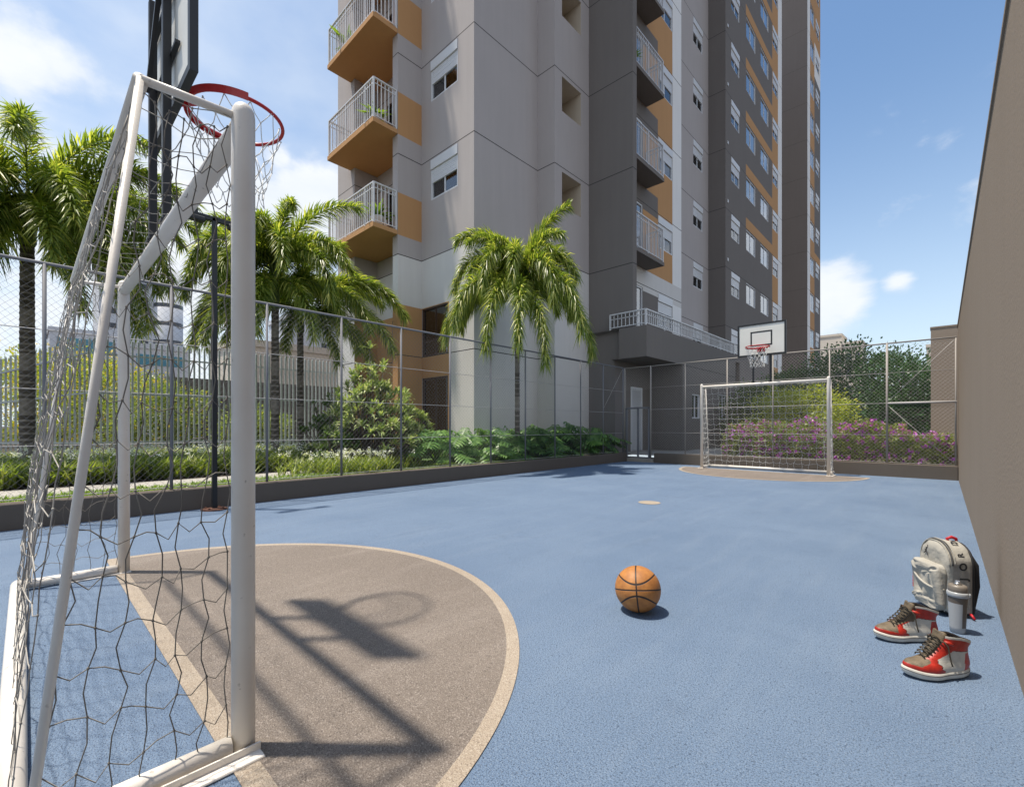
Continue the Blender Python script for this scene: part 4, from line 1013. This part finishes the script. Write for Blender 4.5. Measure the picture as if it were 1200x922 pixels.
def text_mesh(body, size, m_, parent, loc, rot, ext=.0012):
    cu = bpy.data.curves.new('t', 'FONT'); cu.body = body; cu.size = size; cu.extrude = ext; cu.align_x = 'CENTER'; cu.align_y = 'CENTER'; cu.offset = size * .03
    ob = bpy.data.objects.new('t', cu); COL.objects.link(ob)
    dg = bpy.context.evaluated_depsgraph_get(); me = bpy.data.meshes.new_from_object(ob.evaluated_get(dg))
    bpy.data.objects.remove(ob); me.materials.clear(); me.materials.append(M(m_))
    o = bpy.data.objects.new('lettering', me); COL.objects.link(o); o.parent = parent; o.matrix_local = Matrix.Translation(loc) @ rot
    return o
SIDE = Matrix(((0, 0, 1, 0), (1, 0, 0, 0), (0, 1, 0, 0), (0, 0, 0, 1)))     # text x -> +y, text y -> +z, text z -> +x
def lean(a): return Matrix.Rotation(-a, 4, 'Y') @ SIDE @ Matrix.Rotation(PI / 2, 4, 'Z')
# letters run up the side gusset (+x side), turned a quarter
for ch, z, tilt in (('J', .232, 0), ('O', .302, 0.15)):
    text_mesh(ch, .056, 'bag_black', bp_, (.153 - tilt * .03, .022, z), SIDE @ Matrix.Rotation(PI / 2, 4, 'Z'))
text_mesh('R', .045, 'bag_black', bp_, (.125, .022, .364), lean(.65))
text_mesh('D', .045, 'bag_black', bp_, (.064, .022, .426), lean(1.35))
# leaping figure mark on the upper front
mb = MB(); y = -.0745
def lim(pts, r): mb.tube([(x, y, z) for x, z in pts], r, 6)
cx, cz = -.045, .348
lim([(cx, cz), (cx + .004, cz + .016)], .0034); mb.sphere((cx + .003, y, cz + .022), .0034, 8, 6)
lim([(cx + .003, cz + .014), (cx + .014, cz + .026), (cx + .017, cz + .036)], [.0022, .0017, .0015]); lim([(cx + .002, cz + .012), (cx - .008, cz + .008), (cx - .014, cz + .001)], [.002, .0016, .0013])
lim([(cx, cz), (cx - .012, cz - .008), (cx - .022, cz - .018)], [.003, .0022, .0014]); lim([(cx, cz), (cx + .012, cz - .009), (cx + .022, cz - .024)], [.003, .0022, .0014]); mb.sphere((cx + .018, y, cz + .039), .0028, 8, 6)
mb.build('figure_emblem', 'bag_black', bp_)

# bottle
mat('bottle_body', (.36, .37, .38), rough=.25, var=.05); mat('bottle_brown', (.11, .09, .075), rough=.4); mat('bottle_lid', (.17, .145, .12), rough=.4); mat('steel', (.6, .6, .6), rough=.25, metal=1)
BO = (.055, 3.10, 0); bt = thing('bottle', 'grey sports bottle with brown lid standing before the backpack', 'bottle', BO); bt.scale = (.88, .88, .97)
mb = MB(); rings = []; n = 36
for z, r in ((0, .026), (.004, .032), (.03, .034), (.10, .037), (.15, .040), (.172, .041), (.180, .040)):
    rings.append([(r * math.cos(2 * PI * k / n), r * math.sin(2 * PI * k / n), z) for k in range(n)])
mb.loft(rings)
for i, f in enumerate(mb.f):
    c = sum((Vector(mb.v[k]) for k in f), Vector()) / len(f); a = math.atan2(c.y, c.x)
    lim_ = -1.05 - max(0, (.165 - c.z)) * 0 
    mb.m[i] = 1 if (-1.1 < a < .5 and c.z > .02) or (c.z > .16 - abs(a + 2.0) * .02 and -2.9 < a < -.8) else 0
mb.build('body', ['bottle_body', 'bottle_brown'], bt)
mb = MB(); mb.lathe((0, 0, 0), [(.043, .180), (.046, .184), (.046, .200), (.043, .205)], 36); mb.box(.035, .052, -.012, .012, .186, .202, bevel=.004); mb.build('carry_ring', 'bottle_body', bt)
mb = MB(); mb.lathe((0, 0, 0), [(.040, .205), (.041, .209), (.041, .228), (.037, .236), (.028, .239), (.018, .240), (.018, .236)], 36); li = mb.build('lid', 'bottle_lid', bt)
mb = MB(); mb.lathe((0, 0, 0), [(.017, .238), (.018, .246), (.012, .250), (.0, .250)], 24); mb.box(-.012, .012, -.006, .006, .249, .258, bevel=.003); mb.build('spout', 'steel', li)

# ------------------------------------------------------------------ palms
def frond(length, elev0, droop, rng, lw=1.0, plume=8, stations=66):
    """one plumed frond leaving the origin along +X"""
    mb = MB(); n = 16; pts = [Vector((0, 0, 0))]; e = elev0; side = 0
    bend = rng.uniform(-.25, .25)
    for i in range(n):
        t = i / n; e = elev0 - droop * (t ** 1.3); side = bend * t
        pts.append(pts[-1] + Vector((math.cos(e) * math.cos(side), math.cos(e) * math.sin(side), math.sin(e))) * (length / n))
    mb.tube(pts, [max(.003, .017 * (1 - i / n)) for i in range(n + 1)], 5, mi=1)
    for s in range(stations):
        t = .13 + .87 * (s + rng.uniform(-.3, .3)) / stations; t = min(t, .995)
        k = t * n; i = min(int(k), n - 1); p = pts[i].lerp(pts[i + 1], k - i); tg = (pts[i + 1] - pts[i]).normalized()
        sd = tg.cross(Vector((0, 0, 1))).normalized(); up = sd.cross(tg).normalized()
        prof = (math.sin(min(1, t * 1.15 + .12) * PI * .82 + .15)) ** .6 if t < .98 else .4
        for q in range(plume):
            ph = 2 * PI * (q + rng.uniform(-.35, .35)) / plume + s * .7
            rd = sd * math.cos(ph) + up * math.sin(ph) * .85
            ll = .41 * max(.25, prof) * rng.uniform(.7, 1.15) * lw * (length / 2.0) ** .5
            d = (tg * rng.uniform(.55, .9) + rd * .8).normalized()
            mid = p + d * ll * .5; tip = p + d * ll + Vector((0, 0, -.28 * ll)) + tg * ll * .08
            ws = d.cross(Vector((rng.uniform(-.6, .6), rng.uniform(-.6, .6), 1))).normalized()
            mb.strip([p, p + d * ll * .25, mid, tip], ws, [.004, .0125, .012])
    return mb
def palm(label, loc, trunk_h, r, fronds, seed, length=1.9, shaft=.7, lean=(0, 0), lmat='palm_leaf', plume=8, group='foxtail palms', sc=(1, 1, 1)):
    rng = random.Random(seed); t = thing('palm_tree', label, 'palm tree', loc, group=group); t.scale = sc
    mb = MB(); rings = []; nz_ = int(trunk_h / .035)
    for i in range(nz_ + 1):
        u = i / nz_; z = trunk_h * u; rr = r * (1.35 - .5 * min(1, u * 6) if u < .16 else .87 + .13 * (1 - u)) * (1.0 + (.055 if i % 3 == 0 else -.02))
        rings.append([(lean[0] * u + rr * math.cos(2 * PI * k / 12), lean[1] * u + rr * math.sin(2 * PI * k / 12), z) for k in range(12)])
    mb.loft(rings)
    for i in range(len(mb.m)): mb.m[i] = 1 if ((i // 12) % 3 == 0 or ((i // 12) // 7) % 3 == 1) else 0
    mb.build('trunk', ['trunk_dark', 'trunk_pale'], t)
    mb = MB(); mb.lathe((lean[0], lean[1], trunk_h), [(r * .9, 0), (r * 1.15, .06), (r * .95, shaft * .5), (r * .5, shaft), (.01, shaft + .15)], 12); mb.build('crown_shaft', 'crown_shaft', t)
    protos = {}
    for (az, el, dr, ln) in fronds:
        m_ = frond(ln * length, rad(el), rad(dr), rng, plume=plume)
        o = m_.build('frond', [lmat, 'crown_shaft'], t); o.location = (lean[0], lean[1], trunk_h + shaft * rng.uniform(.6, .95)); o.rotation_euler = (0, 0, rad(az))
    return t
mat('trunk_dark', (.09, .075, .06), rough=.9, var=.4, vscale=14, bump=.6); mat('trunk_pale', (.25, .22, .19), rough=.9, var=.5, vscale=12, bump=.6)
# azimuth in world degrees (0=+X). camera's right is about +43, its left about 223, away 133, towards 313
F3 = [(43, 70, 55, 1.0), (35, 66, 150, 1.0), (28, 45, 150, 1.0), (60, 70, 130, .85), (223, 72, 110, 1.0), (228, 58, 150, 1.05), (238, 30, 125, .9), (205, 62, 140, .85), (313, 66, 165, 1.05), (285, 55, 160, 1.1), (345, 50, 160, 1.1), (133, 70, 100, .9), (110, 72, 95, .8), (255, 70, 110, .85), (0, 72, 100, .9), (175, 55, 130, .85), (318, 18, 106, 1.3), (262, 28, 118, 1.2), (352, 24, 118, 1.3), (85, 50, 130, .85), (296, 5, 92, 1.3), (335, 2, 90, 1.2), (230, 15, 105, 1.15), (38, 12, 102, 1.2), (313, 60, 120, .8), (20, 62, 120, .8), (250, 60, 120, .8), (350, 66, 110, .75), (285, 70, 95, .7), (60, 30, 115, .9), (215, 32, 115, .9)]
palm('single foxtail palm in front of the tower corner', (-7.35, 8.0, G), 2.32, .075, F3, 3, length=2.3, shaft=1.05, sc=(.84, .84, 1.22))
F2 = [(43, 68, 85, 1.1), (30, 48, 120, .95), (70, 58, 110, .9), (223, 66, 95, .9), (235, 45, 120, .95), (210, 30, 130, 1.05), (313, 58, 145, 1.0), (285, 45, 140, 1.0), (340, 45, 140, 1.0), (133, 65, 100, .9), (110, 70, 100, .8), (255, 68, 110, .8), (0, 70, 110, .85), (160, 45, 130, .9), (20, 25, 130, 1.0), (262, 25, 120, .95), (305, 15, 110, .9), (50, 10, 110, .9), (228, 10, 105, .95), (330, 62, 120, .85), (325, -15, 65, 1.0), (290, -20, 60, 1.0), (240, -10, 75, 1.0), (5, -10, 75, 1.0), (205, -20, 60, .9)]
palm('foxtail palm with bright crown, left of the pair by the picket fence', (-10.6, 3.73, G), 3.0, .085, F2, 11, plume=7, sc=(1, 1, 1.12), length=2.25, shaft=.9)
F2b = [(43, 30, 95, 1.25), (50, 45, 100, 1.1), (20, 20, 110, 1.15), (80, 50, 100, 1.0), (223, 45, 100, .9), (250, 20, 110, 1.0), (200, 25, 100, 1.0), (313, 15, 110, 1.1), (340, 30, 110, 1.1), (133, 60, 80, .9), (100, 65, 70, .8), (0, 60, 90, 1.0), (290, 0, 90, .9), (30, 0, 80, .9), (330, -20, 60, .9), (10, -15, 65, .95), (50, -15, 70, 1.1), (40, 8, 85, 1.2)]
palm('darker foxtail palm, right of the pair by the picket fence', (-11.8, 4.75, G), 3.0, .085, F2b, 23, sc=(1, 1, 1.05), length=2.4, shaft=.85)
F1 = [(43, 55, 95, 1.15), (50, 38, 85, 1.25), (38, 20, 100, 1.2), (75, 42, 90, 1.1), (10, 28, 110, 1.15), (223, 55, 90, 1.2), (235, 30, 100, 1.2), (205, 15, 105, 1.2), (313, 35, 115, 1.15), (285, 20, 115, 1.15), (340, 12, 110, 1.2), (133, 50, 120, 1.0), (95, 45, 120, 1.1), (255, 50, 120, 1.1), (0, 52, 120, 1.1), (165, 25, 110, 1.1), (30, -5, 80, 1.1), (320, -10, 75, 1.05), (60, 0, 85, 1.0), (275, -5, 80, 1.0), (345, -15, 70, .9), (40, 48, 110, 1.25), (28, 5, 95, 1.15), (52, 8, 100, 1.2), (330, 40, 125, 1.1), (300, 50, 135, 1.1), (255, 20, 115, 1.1), (5, 5, 95, 1.05), (318, -30, 55, 1.15), (345, -28, 55, 1.15), (290, -30, 50, 1.1), (15, -25, 60, 1.15), (45, -20, 65, 1.2), (230, -25, 60, 1.1), (60, -35, 45, 1.1)]
palm('big dense foxtail palm at the far left edge', (-11.6, .02, G), 3.75, .10, F1, 31, sc=(1.05, 1.05, 1.05), length=2.4, shaft=.8, plume=7)

# ------------------------------------------------------------------ shrubs and trees
def cloud_pts(n, c, rx, ry, rz, rough=.3, shell=.6, seed=0, fr=1.4):
    r = np.random.default_rng(seed); D = r.normal(size=(n, 3)); D /= np.linalg.norm(D, axis=1, keepdims=True)
    q = r.random(n) ** (1 / 3); q = np.where(r.random(n) < shell, .78 + .22 * r.random(n), q)
    k = np.array([1 + rough * noise.noise(Vector(d) * fr * 2 + Vector((seed, 0, 0))) + rough * .6 * noise.noise(Vector(d) * fr * 5 + Vector((0, seed, 0))) for d in D])
    P = D * (q * k)[:, None] * np.array([rx, ry, rz]) + np.array(c)
    return P, D
def clump_tree(name, label, loc, crown_c, rad3, nclump, per, ls, lmat, seed, trunk_h=1.2, cat='tree', group=None, clump_r=.3, tr=.07, parts=('trunk', 'crown')):
    t = thing(name, label, cat, loc, group=group); r = np.random.default_rng(seed)
    CC, DD = cloud_pts(nclump, crown_c, *rad3, rough=.45, shell=.7, seed=seed)
    keep = CC[:, 2] > .05; CC = CC[keep]; DD = DD[keep]
    Cs = []; Ds = []
    for c, d in zip(CC, DD):
        k = per; off = r.normal(size=(k, 3)) * clump_r * .45; off[:, 2] *= .75
        Cs.append(c + off); dd = off * 1.4 / clump_r + d * .6 + r.normal(size=(k, 3)) * .45 + np.array([0, 0, .15]); Ds.append(dd)
    C = np.concatenate(Cs); D = np.concatenate(Ds)
    keep = C[:, 2] > .02; C = C[keep]; D = D[keep]
    quads_np(parts[1], leaf_quads(C, D, ls, ls * .24), lmat, t)
    mb = MB(); tc_ = Vector(crown_c)
    mb.tube([(0, 0, -.05), (.02, .01, trunk_h * .6), tc_ * .6 + Vector((0, 0, trunk_h * .2))], [tr, tr * .8, tr * .5], 8)
    for k in range(0, len(CC), max(1, len(CC) // 16)):
        e = Vector(CC[k]); b = Vector((0, 0, trunk_h * random.uniform(.3, .9))); mb.tube([b, b.lerp(e, .5) + Vector((0, 0, .1)), e], [tr * .4, tr * .25, tr * .1], 5)
    mb.build(parts[0], 'trunk_brown', t)
    return t
BS = ('stem', 'foliage')
gD = 'dark trees beyond the far fence'
clump_tree('dark_tree', 'dark green dense tree behind the hedge, nearest the right wall', (-1.9, 17.6, G), (0, 0, 1.45), (1.55, 1.2, 1.75), 190, 120, .10, 'conifer_leaf', 1, group=gD, clump_r=.5)
clump_tree('dark_tree', 'rounded dark green tree behind the hedge, second from the right', (-3.9, 19.0, G), (0, 0, 1.25), (1.6, 1.3, 1.5), 190, 120, .10, 'conifer_leaf', 2, group=gD, clump_r=.5)
clump_tree('dark_tree', 'low dark green tree behind the hedge beside the wall end', (-.75, 16.4, G), (0, 0, 1.15), (.95, .9, 1.45), 120, 120, .10, 'conifer_leaf', 3, group=gD, clump_r=.45)
clump_tree('leafy_tree', 'mid green tree behind the far goal next to the tower', (-4.6, 17.6, G), (0, 0, .95), (1.1, 1.0, 1.05), 150, 90, .10, 'mid_tree_leaf', 4, group='leafy trees beyond the far fence', clump_r=.42)
clump_tree('leafy_tree', 'darker leafy tree farther back beside the tower', (-4.9, 20.6, G), (0, 0, 1.4), (1.2, 1.4, 1.3), 120, 90, .11, 'mid_tree_leaf', 14, group='leafy trees beyond the far fence', clump_r=.42)
clump_tree('yellow_green_shrub', 'yellow green shrub rising behind the purple hedge', (-2.75, 14.3, G), (0, 0, .95), (1.15, .6, .85), 140, 90, .08, 'yellow_leaf', 5, trunk_h=.6, cat='shrub', clump_r=.3, tr=.04, parts=BS)

# flowering hedge
t = thing('flowering_hedge', 'long green hedge covered in purple flowers behind the far fence', 'hedge', (-1.9, 12.55, G))
def hedge_pts(n, seed, surf):
    r = np.random.default_rng(seed); x = r.uniform(-2.15, 2.05, n); a = r.uniform(-.25, PI + .25, n)
    top = np.array([.86 + .16 * noise.noise(Vector((xx * 1.3, 0, 1))) + .12 * noise.noise(Vector((xx * 4, 3, 1))) - (.22 if xx > 1.35 else 0) - .3 * max(0, -xx - 1.75) for xx in x])
    bl = np.array([.85 + .3 * noise.noise(Vector((xx * 3, math.cos(aa) * 3, math.sin(aa) * 3))) for xx, aa in zip(x, a)])
    q = np.where(r.random(n) < surf, r.uniform(.85, 1.03, n), r.uniform(.3, 1, n))
    y = -np.cos(a) * .62 * q * bl; z = .1 + (top - .1) * np.abs(np.sin(a)) ** .6 * q * bl * 1.1 + 0
    z = np.where(a < .5, r.uniform(.05, .6, n), z)
    P = np.stack([x, y, np.maximum(z, .03)], 1); D = np.stack([r.normal(size=n) * .5, -np.cos(a), np.sin(a)], 1)
    return P, D, r
P_, D_, r = hedge_pts(26000, 8, .7)
quads_np('foliage', leaf_quads(P_, D_ + RNG.normal(size=P_.shape) * .6, .065, .018), 'hedge_leaf', t)
P_, D_, r = hedge_pts(1000, 9, 1.0)
C = np.repeat(P_ + D_ * .03, 7, 0) + RNG.normal(size=(1000 * 7, 3)) * .016
fl_ = quads_np('flowers', leaf_quads(C, np.repeat(D_, 7, 0) * .4 + RNG.normal(size=C.shape), .048, .022), 'purple_flower', t); fl_['kind'] = 'stuff'
mb = MB()
for k in range(22):
    x = -2.0 + k * .19; mb.tube([(x, .05, -.05), (x + wob(.1), wob(.1), .3), (x + wob(.2), wob(.3), .7)], [.014, .01, .005], 5)
mb.build('stem', 'trunk_brown', t)

# strap-leaf rosette bush
def rosette_bush(label, loc, rx, ry, h, nros, seed, lmat='bush_leaf', ll=.22, per=18, group=None):
    r = random.Random(seed); t = thing('leafy_shrub', label, 'shrub', loc, group=group); mb = MB(); st = MB()
    for i in range(nros):
        a = r.uniform(0, 2 * PI); q = math.sqrt(r.random()); e = math.acos(q) ; zz = h * math.sin(e) * r.uniform(.72, 1.05) if r.random() < .75 else h * r.uniform(.1, .8) * math.sqrt(max(0, 1 - q * q) + .15)
        bump = 1 + .25 * noise.noise(Vector((math.cos(a) * 2, math.sin(a) * 2, zz * 2 + seed)))
        c = Vector((rx * q * math.cos(a) * bump, ry * q * math.sin(a) * bump, max(.08, min(zz, h * 1.02) * bump)))
        ax = Vector((c.x * .5 / rx, c.y * .5 / ry, 1)).normalized()
        st.tube([(c.x * .35, c.y * .35, 0), (c.x * .7, c.y * .7, c.z * .55), tuple(c)], [.012, .009, .006], 5)
        for k in range(per):
            b = 2 * PI * k * .382 * 1.0 + r.uniform(-.3, .3); el = r.uniform(.0, 1.25) if k > 4 else r.uniform(.9, 1.4)
            s1 = ax.cross(Vector((0, 1, .1))).normalized(); s2 = ax.cross(s1)
            rd = s1 * math.cos(b) + s2 * math.sin(b); d = (rd * math.cos(el) + ax * math.sin(el)).normalized(); l_ = ll * r.uniform(.7, 1.2)
            p0 = c - ax * .03 * (k / per); sd = d.cross(ax); sd = sd.normalized() if sd.length > 1e-3 else s1
            mb.strip([p0, p0 + d * l_ * .35, p0 + d * l_ * .7 + Vector((0, 0, -.04 * l_)), p0 + d * l_ + Vector((0, 0, -.28 * l_))], sd, [.006, .017, .014])
    mb.build('foliage', lmat, t); st.build('stem', 'trunk_brown', t)
rosette_bush('big variegated strap leaved shrub before the ochre wall', (-8.35, 4.75, G), .92, .85, 2.05, 185, 2, group='shrubs between fence and tower')
rosette_bush('narrow variegated shrub right of the big one by the brown door', (-8.5, 5.75, G), .45, .45, 1.45, 70, 3, group='shrubs between fence and tower')
rosette_bush('dark green shrub left of the variegated one', (-9.5, 4.55, G), .8, .7, 1.35, 110, 4, lmat='dark_bush_leaf', ll=.15, group='shrubs between fence and tower')
rosette_bush('low dark green shrub in front of the picket fence end', (-8.15, 4.0, G), .42, .4, .75, 60, 6, lmat='dark_bush_leaf', ll=.13, group='shrubs between fence and tower')
# philodendrons
def philo(label, loc, s, nl, seed):
    r = random.Random(seed); t = thing('philodendron', label, 'plant', loc, group='philodendrons along the left fence'); mb = MB(); st = MB()
    for i in range(nl):
        a = r.uniform(0, 2 * PI); el = r.uniform(.25, 1.35); L_ = s * r.uniform(.6, 1.0)
        d = Vector((math.cos(a) * math.cos(el), math.sin(a) * math.cos(el), math.sin(el)))
        tip = d * L_; st.tube([(0, 0, 0), tuple(d * L_ * .5 + Vector((0, 0, .05 * s))), tuple(tip)], [.009, .007, .005], 5)
        out = Vector((math.cos(a), math.sin(a), -.15 - r.random() * .7)).normalized(); sd = out.cross(Vector((0, 0, 1))).normalized(); up = sd.cross(out).normalized()
        bl = .44 * s * r.uniform(.75, 1.2); n = 7
        mid = [tip + out * bl * (k / n) + Vector((0, 0, -.12 * bl * (k / n) ** 2)) for k in range(n + 1)]
        mb.strip(mid, sd, [.022 * s * 1.3] * n)
        for k in range(n):
            for sg in (-1, 1):
                w_ = bl * (.55 * math.sin((k + .8) / (n + .6) * PI) + .08); b0 = mid[k] + sd * sg * .015
                dd = (sd * sg + out * (.15 + .75 * k / n) - up * r.uniform(.0, .35)).normalized(); fw = (out - dd * out.dot(dd)).normalized()
                mb.strip([b0, b0 + dd * w_ * .5 + up * .02 * s, b0 + dd * w_ * .85, b0 + dd * w_ * 1.05 - up * .03 * s], fw, [.022 * s, .030 * s, .018 * s])
    mb.build('foliage', 'philodendron_leaf', t); st.build('stem', 'crown_shaft', t)
PH = [(-7.75, 5.95, .80, 34), (-7.6, 6.75, .85, 36), (-7.7, 7.45, .9, 36), (-7.55, 8.45, .9, 36), (-7.55, 9.15, .92, 36), (-7.6, 9.85, .95, 36), (-7.45, 10.5, .95, 36), (-7.3, 11.1, .85, 34)]
PL = ['philodendron nearest the variegated shrubs', 'philodendron at the left before the white corner', 'philodendron just left of the single palm trunk', 'philodendron just right of the single palm trunk',
      'third philodendron from the gate end with broad dark leaves', 'philodendron before the dark pier, three from the gate', 'philodendron second from the gate corner', 'shaded philodendron closest to the gate']
PL[4] = 'philodendron two to the right of the single palm trunk'; PL[5] = 'philodendron three to the right of the single palm trunk'
for i, (x, y, s, nl) in enumerate(PH): philo(PL[i], (x, y, G), s, nl, 50 + i)
# yellow flowering shrubs behind the pickets
YS = [(-23.5, .9, 1.6, 3.5), (-20.5, 1.9, 1.25, 3.1), (-18.2, 3.0, 1.2, 2.3), (-16.6, 5.2, .9, 1.3), (-26.5, .0, 1.7, 3.6)]
YL = ['tall yellow flowering shrub behind the left trunk', 'yellow flowering shrub behind the pickets left of the goal post', 'yellow green shrub behind the pickets seen through the goal', 'small yellow green shrub behind the twin palm trunks', 'yellow flowering shrub at the far left edge']
for i, (x, y, rr, hh) in enumerate(YS):
    t = clump_tree('yellow_flowering_shrub', YL[i], (x, y, G), (0, 0, hh * .5), (rr, rr, hh * .52), 130, 46, .12, 'hedge_leaf' if i in (2, 3) else 'yellow_leaf', 60 + i, trunk_h=.8, cat='shrub', group='yellow shrubs beyond the picket fence', clump_r=.32, tr=.04, parts=BS)
    C, D = cloud_pts(420 if i not in (2, 3) else 120, (0, 0, hh * .55), rr * 1.05, rr * 1.05, hh * .55, seed=80 + i)
    C = np.repeat(C, 6, 0) + RNG.normal(size=(len(C) * 6, 3)) * .03; k_ = C[:, 2] > .1; C = C[k_]
    fo = quads_np('flowers', leaf_quads(C, RNG.normal(size=C.shape), .06, .028), 'yellow_flower', t); fo['kind'] = 'stuff'

# lily bed: countless tufts, one mass
def tufts(name, label, region, n, ll, wd, lmat, seed, per=11, cat=None, flowers=0, fh=.5):
    r = np.random.default_rng(seed); base = np.array([region(r) for _ in range(n)])
    C = np.repeat(base, per, 0); m = len(C); az = r.uniform(0, 2 * PI, m); el = r.uniform(.7, 1.45, m); l_ = ll * r.uniform(.6, 1.15, m)
    d = np.stack([np.cos(az) * np.cos(el), np.sin(az) * np.cos(el), np.sin(el)], 1); s = np.stack([-np.sin(az), np.cos(az), np.zeros(m)], 1) * (wd * r.uniform(.7, 1.3, m))[:, None]
    m1 = C + d * (l_ * .6)[:, None]; out = np.stack([np.cos(az), np.sin(az), np.zeros(m)], 1)
    m2 = C + d * (l_ * .9)[:, None] + out * (l_ * .22)[:, None] - np.array([0, 0, 1]) * (l_ * .05)[:, None]
    q1 = np.stack([C - s * .5, C + s * .5, m1 + s, m1 - s], 1); q2 = np.stack([m1 - s, m1 + s, m2 + s * .15, m2 - s * .15], 1)
    V = np.concatenate([q1, q2]); idx = np.zeros(len(V), dtype=np.int32)
    if flowers:
        fb = np.array([region(r) for _ in range(flowers)]); fb[:, 2] += fh * r.uniform(.8, 1.1, flowers)
        fc = np.repeat(fb, 9, 0) + r.normal(size=(flowers * 9, 3)) * .022; fq = leaf_quads(fc, r.normal(size=fc.shape), .032, .012)
        V = np.concatenate([V, fq]); idx = np.concatenate([idx, np.ones(len(fq), dtype=np.int32)])
    o = quads_np(name, V, [lmat, 'white_petal'], idx=idx); return tag(o, label, cat, kind='stuff')
def reg_lily(r):
    while True:
        y = r.uniform(-3.2, 4.6); x = r.uniform(-10.9, -8.55)
        if y > 3.6 and x > -9.3: continue
        return (x, y, G + .0)
tufts('lily_bed', 'mass of strap leaved lilies with small white flowers along the path', reg_lily, 1500, .40, .011, 'lily_leaf', 1, per=13, cat='flower bed', flowers=430, fh=.44)
def reg_low(r): return (r.uniform(-7.42, -6.74), r.uniform(-3.0, 4.3), G)
tufts('low_grass_tufts', 'low bright grass tufts between kerb and gravel path', reg_low, 1500, .085, .005, 'grass_leaf', 2, per=10, cat='ground cover')
def reg_front(r): return (r.normal(-7.6, .33), r.normal(3.95, .5), G)
tufts('flower_tufts', 'clump of pale flowering grass before the variegated shrub', reg_front, 240, .34, .007, 'lily_leaf', 3, per=13, cat='ground cover', flowers=110, fh=.36)
def reg_grass(r): return (r.uniform(-8.6, -6.72), r.uniform(3.4, 11.5), G)
tufts('lawn_grass', 'short green lawn grass beside the kerb', reg_grass, 6000, .055, .004, 'grass_leaf', 4, per=7, cat='grass')
def reg_back(r): return (r.uniform(-14.5, -10.6), r.uniform(-3, 7.0), G)
tufts('back_ground_cover', 'green ground cover at the foot of the picket fence', reg_back, 1500, .34, .012, 'lily_leaf', 5, per=10, cat='ground cover')
